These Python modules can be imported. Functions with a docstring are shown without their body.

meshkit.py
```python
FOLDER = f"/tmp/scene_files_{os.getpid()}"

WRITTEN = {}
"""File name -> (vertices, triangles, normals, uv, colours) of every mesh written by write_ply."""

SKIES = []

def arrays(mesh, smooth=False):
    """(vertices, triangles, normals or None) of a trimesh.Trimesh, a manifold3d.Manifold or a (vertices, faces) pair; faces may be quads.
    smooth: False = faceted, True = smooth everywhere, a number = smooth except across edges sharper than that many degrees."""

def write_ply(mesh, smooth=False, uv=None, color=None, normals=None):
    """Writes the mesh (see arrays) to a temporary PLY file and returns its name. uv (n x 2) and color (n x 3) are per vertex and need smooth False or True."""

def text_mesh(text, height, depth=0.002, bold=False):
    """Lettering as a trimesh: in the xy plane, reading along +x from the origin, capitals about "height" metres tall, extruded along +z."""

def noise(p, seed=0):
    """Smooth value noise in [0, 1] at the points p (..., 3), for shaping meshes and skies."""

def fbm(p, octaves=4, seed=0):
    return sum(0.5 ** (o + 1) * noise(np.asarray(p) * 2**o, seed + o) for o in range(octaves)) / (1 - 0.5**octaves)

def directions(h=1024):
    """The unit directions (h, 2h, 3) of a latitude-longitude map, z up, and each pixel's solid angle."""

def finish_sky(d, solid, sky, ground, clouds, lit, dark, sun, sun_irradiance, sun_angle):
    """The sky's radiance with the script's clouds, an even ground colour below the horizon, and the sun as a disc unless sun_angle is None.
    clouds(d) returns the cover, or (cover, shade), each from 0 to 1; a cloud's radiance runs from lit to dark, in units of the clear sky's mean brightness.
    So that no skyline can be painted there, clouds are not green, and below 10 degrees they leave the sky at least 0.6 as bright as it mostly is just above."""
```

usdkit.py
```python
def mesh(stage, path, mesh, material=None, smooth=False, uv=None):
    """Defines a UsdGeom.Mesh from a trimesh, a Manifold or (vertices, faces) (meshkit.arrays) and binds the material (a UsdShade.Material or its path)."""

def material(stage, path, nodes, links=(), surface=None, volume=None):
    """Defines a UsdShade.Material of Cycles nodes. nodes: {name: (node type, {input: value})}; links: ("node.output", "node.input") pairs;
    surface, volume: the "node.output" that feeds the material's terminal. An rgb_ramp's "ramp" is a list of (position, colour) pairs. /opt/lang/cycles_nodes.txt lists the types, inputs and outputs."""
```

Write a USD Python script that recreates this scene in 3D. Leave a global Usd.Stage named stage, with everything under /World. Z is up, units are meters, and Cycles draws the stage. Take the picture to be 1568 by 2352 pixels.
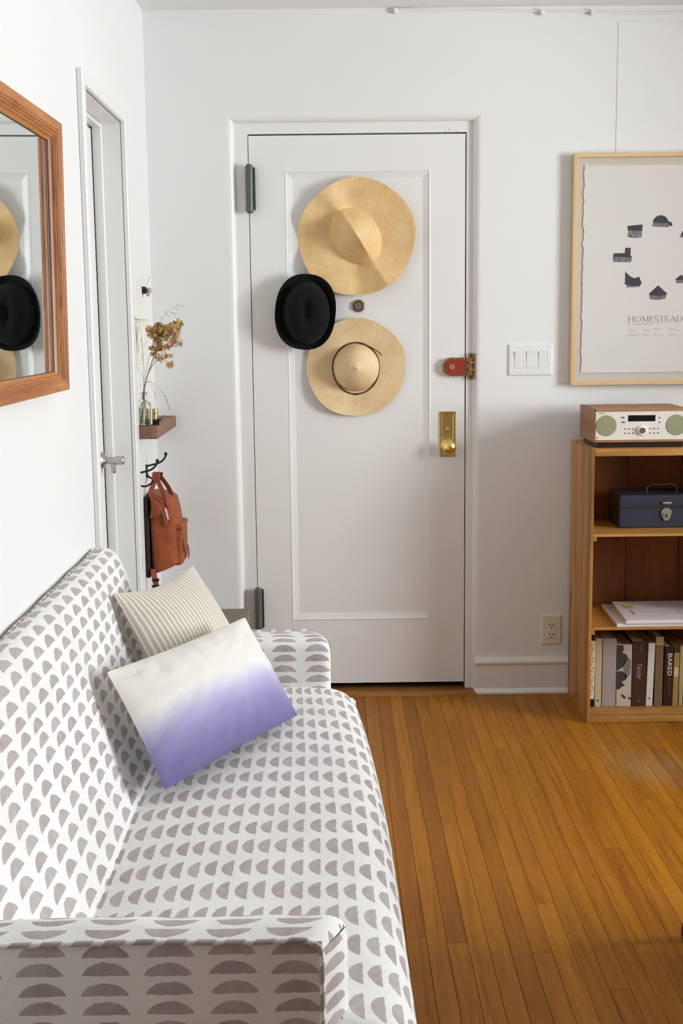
import math, random
import numpy as np
import trimesh
import manifold3d as m3
import shapely.geometry as sg
from scipy.interpolate import CubicSpline
from pxr import Usd, UsdGeom, UsdLux, UsdShade, Gf, Sdf
import usdkit, meshkit

stage = Usd.Stage.CreateInMemory()
UsdGeom.SetStageUpAxis(stage, UsdGeom.Tokens.z)
UsdGeom.SetStageMetersPerUnit(stage, 1.0)
world = UsdGeom.Xform.Define(stage, '/World')
stage.SetDefaultPrim(world.GetPrim())

# ------------------------------------------------------------------ camera, light, exposure
FPX, YAW, PITCH, ROLL = 2883.0, 0.00616, 0.15146, 0.01137
CAM = np.array([0.0, 0.0, 1.45])
EXPOSURE = -0.47
WIN_LIGHT, WIN_COLOR = 48.0, (0.935, 0.985, 1.01)
XL, XR, YB, YN, ZC = -0.670, 3.90, 4.76, -1.8, 2.565          # left wall, right wall, back wall, near wall, ceiling
WY0, WY1, WZ0, WZ1 = 1.74, 3.10, 0.90, 2.45                     # window opening in the right wall

cy_, sy_, cp_, sp_, cr_, sr_ = math.cos(YAW), math.sin(YAW), math.cos(PITCH), math.sin(PITCH), math.cos(ROLL), math.sin(ROLL)
fwd = np.array([sy_ * cp_, cy_ * cp_, -sp_]); rgt = np.array([cy_, -sy_, 0.0]); dwn = np.cross(fwd, rgt)
r2 = cr_ * rgt + sr_ * dwn; d2 = -sr_ * rgt + cr_ * dwn
cam = UsdGeom.Camera.Define(stage, '/World/camera')
cam.AddTransformOp().Set(Gf.Matrix4d(*r2, 0, *(-d2), 0, *(-fwd), 0, *CAM, 1))
cam.CreateHorizontalApertureAttr(24.0); cam.CreateVerticalApertureAttr(36.0)
cam.CreateFocalLengthAttr(24.0 * FPX / 1568.0)
cam.CreateClippingRangeAttr(Gf.Vec2f(0.05, 100.0))
cam.CreateExposureAttr(EXPOSURE)

dome = UsdLux.DomeLight.Define(stage, '/World/sky_light')
dome.CreateIntensityAttr(0.6); dome.CreateColorAttr(Gf.Vec3f(0.85, 0.93, 1.0))
wl = UsdLux.RectLight.Define(stage, '/World/window_daylight')
wl.AddTransformOp().Set(Gf.Matrix4d(0, 1, 0, 0, 0, 0, 1, 0, 1, 0, 0, 0, XR + 0.22, (WY0 + WY1) / 2, (WZ0 + WZ1) / 2, 1))
wl.CreateWidthAttr(WY1 - WY0 + 0.3); wl.CreateHeightAttr(WZ1 - WZ0 + 0.3)
wl.CreateIntensityAttr(WIN_LIGHT); wl.CreateColorAttr(Gf.Vec3f(*WIN_COLOR))

# ------------------------------------------------------------------ helpers: prims
used = {}


def unique(parent, name):
    k = (parent, name); n = used.get(k, 0); used[k] = n + 1
    return f'{parent}/{name}' + (f'_{n:03d}' if n else '')


origins = {}


def tag(prim, label=None, cat=None, group=None, kind=None):
    for k, v in (('label', label), ('category', cat), ('group', group), ('kind', kind)):
        if v: prim.SetCustomDataByKey(k, v)
    return prim


def thing(name, label, cat=None, loc=(0, 0, 0), group=None, kind=None):
    x = UsdGeom.Xform.Define(stage, unique('/World', name))
    x.AddTranslateOp().Set(Gf.Vec3d(*map(float, loc)))
    p = x.GetPrim(); origins[str(p.GetPath())] = np.array(loc, float)
    return tag(p, label, cat, group, kind)


def origin_of(path):
    while path and path != '/World':
        if path in origins: return origins[path]
        path = path.rsplit('/', 1)[0]
    return np.zeros(3)


def obj(name, mesh, mat, parent=None, smooth=30, uv=None, label=None, cat=None, group=None, kind=None):
    """mesh in world coordinates; one Mesh prim under parent (a prim) or /World"""
    pp = str(parent.GetPath()) if parent is not None else '/World'
    if hasattr(mesh, 'to_mesh'):
        mm = mesh.to_mesh(); mesh = trimesh.Trimesh(mm.vert_properties[:, :3], mm.tri_verts, process=False)
    if isinstance(mesh, tuple): mesh = tm(*mesh)
    if isinstance(mesh, list): mesh = trimesh.util.concatenate(mesh)
    mesh = mesh.copy()
    o = origin_of(pp)
    path = unique(pp, name)
    if parent is None:
        o = mesh.bounds.mean(0); o[2] = mesh.bounds[0][2]
    mesh.vertices = mesh.vertices - o
    g = usdkit.mesh(stage, path, mesh, mat, smooth=True if uv is not None and smooth else smooth, uv=uv)
    if parent is None:
        g.AddTranslateOp().Set(Gf.Vec3d(*map(float, o)))
    return tag(g.GetPrim(), label, cat, group, kind)


# ------------------------------------------------------------------ helpers: meshes
def tm(v, f):
    v = np.asarray(v, float); f = np.asarray(f, int)
    if f.shape[1] == 4: f = np.vstack([f[:, [0, 1, 2]], f[:, [0, 2, 3]]])
    return trimesh.Trimesh(v, f, process=False)


def box(x0, x1, y0, y1, z0, z1, c=0.0):
    lo, hi = np.array([x0, y0, z0], float), np.array([x1, y1, z1], float)
    if c <= 0:
        return trimesh.creation.box(bounds=[lo, hi])
    c = min(c, 0.45 * (hi - lo).min()); pts = []
    for i in range(8):
        s = np.array([i & 1, i >> 1 & 1, i >> 2 & 1]); p = np.where(s, hi, lo); d = np.where(s, -1.0, 1.0) * c
        for k in range(3):
            q = p + d; q[k] = p[k]; pts.append(q)
    return trimesh.convex.convex_hull(np.array(pts))


def rbox(x0, x1, y0, y1, z0, z1, r, n=12):
    s = m3.Manifold.sphere(r, n)
    return m3.Manifold.batch_hull([s.translate([x, y, z]) for x in (x0 + r, x1 - r) for y in (y0 + r, y1 - r) for z in (z0 + r, z1 - r)])


def mtri(m):
    q = m.to_mesh(); return trimesh.Trimesh(q.vert_properties[:, :3], q.tri_verts, process=False)


def grid(P, close_u=False, close_v=False):
    P = np.asarray(P, float); n, m = P.shape[:2]
    i, j = np.meshgrid(np.arange(n if close_u else n - 1), np.arange(m if close_v else m - 1), indexing='ij')
    a = i * m + j; b = ((i + 1) % n) * m + j; c = ((i + 1) % n) * m + (j + 1) % m; d = i * m + (j + 1) % m
    return tm(P.reshape(-1, 3), np.stack([a, b, c, d], -1).reshape(-1, 4))


def fan(loop):
    loop = np.asarray(loop, float); n = len(loop)
    v = np.vstack([loop, loop.mean(0)])
    return tm(v, [[k, (k + 1) % n, n] for k in range(n)])


def tube(pts, r, sides=10, cap=True, res=0, flat=1.0):
    pts = np.asarray(pts, float)
    if res:
        s = np.r_[0, np.cumsum(np.linalg.norm(np.diff(pts, axis=0), axis=1))]
        keep = np.r_[True, np.diff(s) > 1e-9]; t = np.linspace(0, s[-1], res)
        rr = np.interp(t, s, np.broadcast_to(r, (len(pts),))) if np.ndim(r) else r
        pts = CubicSpline(s[keep], pts[keep])(t) if keep.sum() > 2 else np.array([np.interp(t, s, pts[:, k]) for k in range(3)]).T
        r = rr
    n = len(pts); r = np.broadcast_to(r, (n,))
    T = np.gradient(pts, axis=0); T /= np.linalg.norm(T, axis=1, keepdims=True) + 1e-12
    up = np.array([0, 0, 1.0]) if abs(T[0][2]) < 0.9 else np.array([1.0, 0, 0])
    A = []; a = np.cross(T[0], up); a /= np.linalg.norm(a)
    for k in range(n):
        a = a - T[k] * np.dot(a, T[k]); a /= np.linalg.norm(a) + 1e-12; A.append(a)
    A = np.array(A); B = np.cross(T, A); th = np.arange(sides) * 2 * np.pi / sides
    P = pts[:, None] + r[:, None, None] * (np.cos(th)[None, :, None] * A[:, None] + flat * np.sin(th)[None, :, None] * B[:, None])
    m = grid(P, close_v=True)
    if cap: m = trimesh.util.concatenate([m, fan(P[0][::-1]), fan(P[-1])])
    return m


def ribbon(pts, width_dir, w, t=0.002, res=24):
    """flat strap along pts with width along width_dir"""
    pts = np.asarray(pts, float)
    s = np.r_[0, np.cumsum(np.linalg.norm(np.diff(pts, axis=0), axis=1))]; q = np.linspace(0, s[-1], res)
    pts = CubicSpline(s, pts)(q) if len(pts) > 2 else np.array([np.interp(q, s, pts[:, k]) for k in range(3)]).T
    T = np.gradient(pts, axis=0); T /= np.linalg.norm(T, axis=1, keepdims=True)
    W = np.broadcast_to(np.asarray(width_dir, float), T.shape); W = W - T * (W * T).sum(1, keepdims=True); W = W / np.linalg.norm(W, axis=1, keepdims=True)
    N = np.cross(T, W)
    P = np.stack([pts + W * w / 2 + N * t / 2, pts - W * w / 2 + N * t / 2, pts - W * w / 2 - N * t / 2, pts + W * w / 2 - N * t / 2], 1)
    return trimesh.util.concatenate([grid(P, close_v=True), fan(P[0]), fan(P[-1])])


def lathe(profile, n=32, center=(0, 0, 0), axis='z'):
    """profile (radius, height) pairs"""
    pr = np.asarray(profile, float); th = np.arange(n) * 2 * np.pi / n
    P = np.stack([pr[:, 0:1] * np.cos(th), pr[:, 0:1] * np.sin(th), np.repeat(pr[:, 1:2], n, 1)], -1)
    if axis == 'y': P = P[..., [0, 2, 1]] * [1, -1, 1]      # height comes out towards the viewer (-y)
    if axis == 'x': P = P[..., [2, 0, 1]]
    return grid(P + np.asarray(center, float), close_v=True)


def ext_xz(poly, y0, y1):
    """extrude a shapely polygon drawn in (x, z) between y0 and y1"""
    m = trimesh.creation.extrude_polygon(poly, y1 - y0, engine='earcut')
    v = m.vertices; return trimesh.Trimesh(np.c_[v[:, 0], y0 + v[:, 2], v[:, 1]], m.faces[:, ::-1], process=False)


def ext_yz(poly, x0, x1):
    m = trimesh.creation.extrude_polygon(poly, x1 - x0, engine='earcut')
    v = m.vertices; return trimesh.Trimesh(np.c_[x0 + v[:, 2], v[:, 0], v[:, 1]], m.faces, process=False)


def ext_xy(poly, z0, z1):
    m = trimesh.creation.extrude_polygon(poly, z1 - z0, engine='earcut'); m.apply_translation([0, 0, z0]); return m


def sweep_rect(a0, a1, b0, b1, prof, place, open_bottom=False):
    """profile of (inset, depth) carried round a rectangle with mitred corners; place(a, b, d) gives the point. Each side gets its own vertices."""
    ms = []
    for k in range(4):
        if open_bottom and k == 3: continue
        P = []
        for o, d in prof:
            A0, A1, B0, B1 = a0 + o, a1 - o, b0 + o, b1 - o
            if open_bottom: B0 = b0
            c = [(A0, B0), (A0, B1), (A1, B1), (A1, B0)]
            P.append([place(*c[k], d), place(*c[(k + 1) % 4], d)])
        ms.append(grid(P))
    return ms


def arc_resample(pts, step):
    pts = np.asarray(pts, float); s = np.r_[0, np.cumsum(np.linalg.norm(np.diff(pts, axis=0), axis=1))]
    cs = CubicSpline(s, pts); t = np.linspace(0, s[-1], 400); q = cs(t)
    L = np.r_[0, np.cumsum(np.linalg.norm(np.diff(q, axis=0), axis=1))]; n = max(3, int(L[-1] / step)); u = np.linspace(0, L[-1], n)
    return np.array([np.interp(u, L, q[:, k]) for k in range(pts.shape[1])]).T, u


def text(s, height, origin, right, up, depth=0.0006, bold=False, shear=0.0, fit=None):
    m = meshkit.text_mesh(s, height, depth, bold); v = np.array(m.vertices)
    v[:, 0] += shear * v[:, 1]
    v[:, 0] -= v[:, 0].min()
    if fit: v[:, 0] *= fit / v[:, 0].max()
    right, up = np.asarray(right, float), np.asarray(up, float); n = np.cross(right, up)
    return trimesh.Trimesh(np.asarray(origin) + v[:, 0:1] * right + v[:, 1:2] * up + v[:, 2:3] * n, m.faces, process=False)


# ------------------------------------------------------------------ helpers: materials
def lin(*c):
    c = np.array(c, float) / 255.0
    return tuple(np.where(c <= 0.04045, c / 12.92, ((c + 0.055) / 1.055) ** 2.4))


class L(str):
    pass


class G:
    """small builder of a node graph: add(type, input=value or L('node.output'))"""
    def __init__(s): s.nodes, s.links, s.k = {}, [], 0
    def add(s, typ, **inp):
        s.k += 1; n = f'n{s.k}'; val = {}
        for k, v in inp.items():
            if isinstance(v, L): s.links.append((str(v), f'{n}.{k}'))
            else: val[k] = v
        s.nodes[n] = (typ, val); return n
    def m(s, op, a, b=0.0, c=0.0, clamp=False):
        return L(s.add('math', math_type=op, value1=a, value2=b, value3=c, use_clamp=clamp) + '.value')
    def coord(s, scale=(1, 1, 1), loc=(0, 0, 0), rot=(0, 0, 0), src='object'):
        t = s.add('geometry') + '.position' if src == 'world' else s.add('texture_coordinate') + '.object'
        return L(s.add('mapping', mapping_type='point', vector=L(t), scale=scale, location=loc, rotation=rot) + '.vector')
    def noise(s, vec, scale, detail=3, rough=0.5, dist=0.0):
        return L(s.add('noise_texture', vector=vec, scale=scale, detail=float(detail), roughness=rough, distortion=dist) + '.fac')
    def ramp(s, fac, stops): return L(s.add('rgb_ramp', fac=fac, ramp=stops) + '.color')
    def mix(s, fac, a, b, typ='mix'): return L(s.add('mix_color', blend_type=typ, fac=fac, a=a, b=b) + '.result')
    def bump(s, h, strength, dist): return L(s.add('bump', height=h, strength=strength, distance=dist) + '.normal')
    def done(s, name, **p):
        q = s.add('principled_bsdf', **p)
        return usdkit.material(stage, f'/World/Looks/{name}', s.nodes, s.links, surface=f'{q}.BSDF')


UsdGeom.Scope.Define(stage, '/World/Looks')


def paint(name, col, rough=0.5, vary=0.03, vscale=3.0, bump=0.0, bscale=60.0, metal=0.0, src='object', **kw):
    g = G(); c = np.array(lin(*col)); v = g.coord(src=src)
    base = g.ramp(g.noise(v, vscale, 4), [(0.3, tuple(c * (1 - vary))), (0.7, tuple(np.minimum(c * (1 + vary), 0.98)))]) if vary else tuple(c)
    if bump: kw['normal'] = g.bump(g.noise(v, bscale, 3), bump, 0.002)
    return g.done(name, base_color=base, roughness=rough, metallic=metal, **kw)


def wood(name, dark, mid, light, axis='z', scale=8.0, stretch=14.0, rough=0.45, loc=(0, 0, 0), src='object', pores=0.35, knots=False, dist=0.6, floor_marks=False, **kw):
    g = G(); s = {'x': (1 / stretch, 1, 1), 'y': (1, 1 / stretch, 1), 'z': (1, 1, 1 / stretch)}[axis]
    v = g.coord(scale=s, loc=loc, src=src)
    n1 = g.noise(v, scale, 4, 0.55, dist)
    col = g.ramp(n1, [(0.28, lin(*dark)), (0.5, lin(*mid)), (0.72, lin(*light))])
    n2 = g.noise(v, scale * 9, 3, 0.6, 0.2)
    pf = g.m('multiply', g.m('subtract', 0.46, n2), 7.0, clamp=True)
    col = g.mix(g.m('multiply', pf, pores), col, tuple(np.array(lin(*dark)) * 0.55))
    if knots:
        vv = g.coord(scale={'x': (0.35, 1, 1), 'y': (1, 0.35, 1), 'z': (1, 1, 0.35)}[axis], loc=loc, src=src)
        vd = L(g.add('voronoi_texture', vector=vv, scale=4.2, randomness=1.0) + '.distance')
        kf = g.m('multiply', g.m('subtract', 0.085, vd), 22.0, clamp=True)
        col = g.mix(g.m('multiply', kf, 0.75), col, tuple(np.array(lin(*dark)) * 0.35))
    if floor_marks:
        # small dark nail spots and one paler greyish patch in front of the crate
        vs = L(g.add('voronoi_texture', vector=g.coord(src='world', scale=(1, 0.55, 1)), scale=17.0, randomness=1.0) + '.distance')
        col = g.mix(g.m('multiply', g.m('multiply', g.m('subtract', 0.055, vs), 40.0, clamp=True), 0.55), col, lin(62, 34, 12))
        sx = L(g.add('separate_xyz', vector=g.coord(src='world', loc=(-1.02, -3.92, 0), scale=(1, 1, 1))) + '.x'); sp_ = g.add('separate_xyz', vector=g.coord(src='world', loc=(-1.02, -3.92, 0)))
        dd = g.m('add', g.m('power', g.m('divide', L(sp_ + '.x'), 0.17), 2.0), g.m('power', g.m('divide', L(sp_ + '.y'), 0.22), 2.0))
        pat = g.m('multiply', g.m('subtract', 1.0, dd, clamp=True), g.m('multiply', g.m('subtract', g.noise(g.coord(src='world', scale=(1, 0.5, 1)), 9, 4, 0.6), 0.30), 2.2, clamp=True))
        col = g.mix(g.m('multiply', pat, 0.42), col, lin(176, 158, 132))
    nb = g.bump(n2, 0.12, 0.0015)
    return g.done(name, base_color=col, roughness=rough, normal=nb, **kw)


# wall and ceiling paint
M_wall = paint('wall_paint', (238, 238, 237), 0.55, 0.012, 1.2, 0.10, 22, src='world')
M_ceil = paint('ceiling_paint', (243, 243, 242), 0.6, 0.012, 1.2, 0.08, 18, src='world')
M_trim = paint('trim_gloss_paint', (240, 239, 237), 0.33, 0.012, 2.0, 0.10, 14, src='world')
M_gap = paint('dark_gap', (24, 24, 20), 0.8, 0)
M_white = paint('white_plastic', (240, 240, 238), 0.3, 0)
M_black = paint('black_plastic', (20, 20, 22), 0.4, 0)
M_steel = paint('brushed_nickel', (190, 186, 180), 0.3, 0.04, 30, metal=1.0)
M_brass = paint('polished_brass', (238, 210, 138), 0.24, 0.06, 14, metal=1.0)
M_brass_old = paint('aged_brass', (158, 128, 84), 0.38, 0.15, 40, metal=0.75)
M_hinge = paint('green_grey_enamel', (88, 96, 88), 0.3, 0.08, 40)
M_iron = paint('black_iron', (26, 26, 27), 0.45, 0.1, 60)
M_glass_pane = None

# ------------------------------------------------------------------ room shell
def struct(name, mesh, mat, parent=None, smooth=30):
    return obj(name, mesh, mat, parent, smooth, kind='structure' if parent is None else None)


def frame_of(name, loc=(0, 0, 0)):
    return thing(name, None, None, loc, kind='structure')


DX0, DX1, DZ1 = -0.376, 0.558, 2.197          # rounded opening of the entry door, outer edge
LY0, LY1, LZ1 = 3.515, 4.170, 2.085            # closet door opening in the left wall
wallp = sg.Polygon([(XL - 0.2, 0), (XR + 0.1, 0), (XR + 0.1, ZC), (XL - 0.2, ZC)]).difference(sg.box(DX0, -1, DX1, DZ1))
struct('wall_back', ext_xz(wallp, YB, YB + 0.14), M_wall)
wl_poly = sg.box(YN, 0, YB, ZC).difference(sg.box(LY0, -1, LY1, LZ1))
struct('wall_left', ext_yz(wl_poly, XL - 0.16, XL), M_wall)
wr_poly = sg.box(YN, 0, YB, ZC).difference(sg.box(WY0, WZ0, WY1, WZ1))
struct('wall_right', ext_yz(wr_poly, XR, XR + 0.14), M_wall)
struct('wall_front', box(XL - 0.1, XR + 0.1, YN - 0.1, YN, 0, ZC), M_wall)
struct('ceiling', box(XL - 0.1, XR + 0.1, YN - 0.1, YB + 0.1, ZC, ZC + 0.1), M_ceil)

# rounded plaster edge round the entry door
prof = [(0.026 * (1 - math.cos(t)), 0.024 * math.sin(t)) for t in np.linspace(0, math.pi / 2, 9)]
prof = [(0.026 * math.sin(t), 0.024 * (1 - math.cos(t))) for t in np.linspace(0, math.pi / 2, 9)]
struct('trim_1', sweep_rect(DX0, DX1, 0, DZ1, prof, lambda a, b, d: (a, YB + d, b), True), M_trim)
# shallow plastered chase high on the back wall, behind the framed print
struct('trim_2', box(1.052, 2.6, YB - 0.0022, YB + 0.01, 1.62, 2.512, 0.002), M_wall)

# window in the right wall (out of the picture), the daylight comes through it
g = G(); fr = g.add('fresnel', IOR=1.45); tr = g.add('transparent_bsdf'); gl = g.add('glossy_bsdf', roughness=0.02)
mx = g.add('mix_closure', fac=L(fr + '.fac'), closure1=L(tr + '.BSDF'), closure2=L(gl + '.BSDF'))
M_pane = usdkit.material(stage, '/World/Looks/window_pane', g.nodes, g.links, surface=f'{mx}.closure')
for wn, (A0, A1) in enumerate(((WY0, WY1),), 1):
    w1 = frame_of(f'window_{wn}', (XR, (A0 + A1) / 2, WZ0))
    for a in (A0, A1 - 0.06): obj('frame_post', box(XR + 0.04, XR + 0.09, a, a + 0.06, WZ0, WZ1, 0.004), M_trim, w1)
    for a in (WZ0, WZ1 - 0.06, (WZ0 + WZ1) / 2 - 0.025): obj('frame_rail', box(XR + 0.04, XR + 0.09, A0, A1, a, a + 0.06, 0.004), M_trim, w1)
    obj('pane', box(XR + 0.062, XR + 0.066, A0 + 0.05, A1 - 0.05, WZ0 + 0.05, WZ1 - 0.05), M_pane, w1)
    obj('sill', box(XR - 0.05, XR + 0.04, A0 - 0.04, A1 + 0.04, WZ0 - 0.03, WZ0, 0.005), M_trim, w1)

# ------------------------------------------------------------------ entry door
d1 = frame_of('door_1', (0.1, YB + 0.03, 0))
tag(d1, 'white painted entry door with one tall recessed panel, hung with three hats')
FY, DYF = YB + 0.024, YB + 0.027                       # face of the steel frame, face of the door leaf
SX0, SX1, SZ0, SZ1 = -0.2990, 0.5035, 0.038, 2.1265
fp = sg.box(DX0 + 0.001, 0, DX1 - 0.001, DZ1 - 0.001).difference(sg.box(SX0 - 0.0025, -1, SX1 + 0.0035, SZ1 + 0.0055))
obj('door_frame', ext_xz(fp, FY, YB + 0.12), M_trim, d1)
obj('dark_backing', box(DX0, DX1, YB + 0.075, YB + 0.12, 0, DZ1), M_gap, d1)  # near-black sheet behind the leaf, stands in for shade in the gaps
PX0, PX1, PZ0, PZ1 = -0.168, 0.3735, 0.2920, 2.0010
obj('door_leaf', ext_xz(sg.box(SX0, SZ0, SX1, SZ1).difference(sg.box(PX0, PZ0, PX1, PZ1)), DYF, DYF + 0.042), M_trim, d1)
mp = [(0, 0), (0.002, -0.0012), (0.005, -0.0014), (0.0075, 0.0004), (0.0085, 0.0016), (0.0110, 0.0020), (0.018, 0.0048), (0.024, 0.0062), (0.0265, 0.0076), (0.030, 0.008)]
for sname, sm in zip(('moulding',) * 4, sweep_rect(PX0, PX1, PZ0, PZ1, mp, lambda a, b, d: (a, DYF + d, b))):
    obj('panel_moulding', sm, M_trim, d1)
obj('door_panel', box(PX0 + 0.02, PX1 - 0.02, DYF + 0.008, DYF + 0.03, PZ0 + 0.02, PZ1 - 0.02), M_trim, d1)
for z0, z1 in ((1.845, 2.022), (0.258, 0.432)):
    hx, hy, hr = -0.2965, YB - 0.002, 0.0145
    h = obj('hinge', [lathe([(0, z0), (hr * .55, z0), (hr * .95, z0 + .006), (hr, z0 + .010), (hr, z1 - .010), (hr * .95, z1 - .006), (hr * .55, z1), (0, z1)], 20, (hx, hy, 0)),
                      box(hx - 0.002, hx + 0.012, hy, DYF, z0 + 0.008, z1 - 0.008)], M_hinge, d1, label='dark green-grey painted barrel hinge')
    obj('hinge_leaf', box(hx + 0.0135, hx + 0.0205, hy + 0.002, DYF + 0.0005, z0 + 0.014, z1 - 0.012, 0.001), paint('hinge_dark_leaf' + str(int(z0)), (40, 45, 40), 0.4, 0), h)  # second hinge leaf, near-black in its own colour
# peephole / bell
pc = (0.1035, DYF, 1.503)
ph = obj('peephole', lathe([(0.0, 0), (0.024, 0), (0.024, 0.006), (0.022, 0.014), (0.0185, 0.0165), (0.017, 0.0165), (0.0155, 0.012), (0.0, 0.012)], 28, (pc[0], pc[1] + 0.013, pc[2]), 'y'), M_brass_old, d1, label='round brass peephole with grey lens')
obj('peephole_lens', lathe([(0.0, 0.0155), (0.008, 0.0150), (0.0115, 0.0150), (0.0125, 0.0165), (0.0150, 0.0165), (0.0152, 0.012)], 24, (pc[0], pc[1] + 0.013, pc[2]), 'y'), paint('lens_grey', (104, 112, 110), 0.25, 0.05), ph)
# rim lock: rounded brass body, red enamel face, cylinder, screws, strike with two rings
def lockshape(i):
    r = 0.0345 - i
    return sg.Point(0.4525, 1.2715).buffer(r, 24).union(sg.box(0.4525, 1.2715 - r, 0.505 - i * 0.2, 1.2715 + r))
lk = obj('rim_lock', ext_xz(lockshape(0), DYF - 0.022, DYF), M_brass_old, d1, label='old brass rim lock with red enamel face')
obj('enamel_face', ext_xz(lockshape(0.0062), DYF - 0.0235, DYF - 0.02), paint('red_enamel', (150, 52, 34), 0.42, 0.1, 30), lk, label='worn red enamel')
obj('lock_cylinder', lathe([(0, 0.006), (0.003, 0.006), (0.0085, 0.0055), (0.0115, 0.002), (0.012, 0)], 24, (0.4515, DYF - 0.0235, 1.271), 'y'), paint('copper_rose', (226, 160, 136), 0.3, 0.1, 60, metal=0.7), lk)
for sx, sz in ((0.4605, 1.3005), (0.4985, 1.3005), (0.4605, 1.2425), (0.4985, 1.2425), (0.4215, 1.2675)):
    obj('screw', lathe([(0, 0.002), (0.0025, 0.0018), (0.0036, 0)], 12, (sx, DYF - 0.0222, sz), 'y'), M_steel, lk)
st = obj('lock_strike', [box(0.5065, 0.5285, DYF - 0.024, FY, 1.2385, 1.3045, 0.001), box(0.5185, 0.5400, FY - 0.008, FY, 1.2245, 1.3215, 0.001), box(0.535, 0.5415, FY - 0.024, FY, 1.2245, 1.3215, 0.001)], M_brass_old, lk)
for zz in (1.287, 1.2605):
    obj('strike_slot', box(0.5110, 0.5155, DYF - 0.0246, DYF - 0.02, zz - 0.004, zz + 0.004), M_gap, lk)
    obj('strike_ring', trimesh.Trimesh(*(lambda m: (m.vertices, m.faces))(tube([(0.516, DYF - 0.0255, zz), (0.536, DYF - 0.0255, zz)], 0.0028, 10)), process=False), paint('ring_rose' + str(int(zz * 1000)), (214, 168, 150), 0.35, 0.1, 60, metal=0.7), lk)
for sx, sz in ((0.4245, 1.338), (0.4515, 1.3385), (0.4235, 1.214), (0.4530, 1.2135)):
    obj('filled_screw_hole', lathe([(0, 0.0015), (0.003, 0.001), (0.0042, 0)], 12, (sx, DYF, sz), 'y'), M_trim, d1)
# brass plate with recessed field and knob
EX0, EX1, EZ0, EZ1 = 0.4075, 0.4690, 0.9290, 1.1030
ep = [(0, 0), (0, -0.003), (0.001, -0.0045), (0.006, -0.0050), (0.0085, -0.0045), (0.0100, -0.0022), (0.0115, -0.0018)]
esc = obj('door_plate', sweep_rect(EX0, EX1, EZ0, EZ1, ep, lambda a, b, d: (a, DYF + d, b)) + [box(EX0 + 0.01, EX1 - 0.01, DYF - 0.0019, DYF, EZ0 + 0.01, EZ1 - 0.01)], M_brass, d1, label='polished brass plate under the door knob')
kx, kz = 0.4405, 0.9690
obj('door_knob', lathe([(0.0255, 0.0), (0.0255, 0.003), (0.021, 0.006), (0.0115, 0.009), (0.0100, 0.022), (0.0125, 0.028), (0.0205, 0.034), (0.0262, 0.044), (0.0265, 0.052), (0.0235, 0.060), (0.016, 0.066), (0.007, 0.0685), (0, 0.069)], 40, (kx, DYF - 0.0015, kz), 'y'), M_brass, esc, label='round brass door knob')
obj('keyhole_cover', lathe([(0, 0.004), (0.003, 0.0036), (0.0055, 0.0015), (0.007, 0)], 16, (0.4385, DYF - 0.0018, 1.034), 'y'), M_brass, esc)
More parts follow.
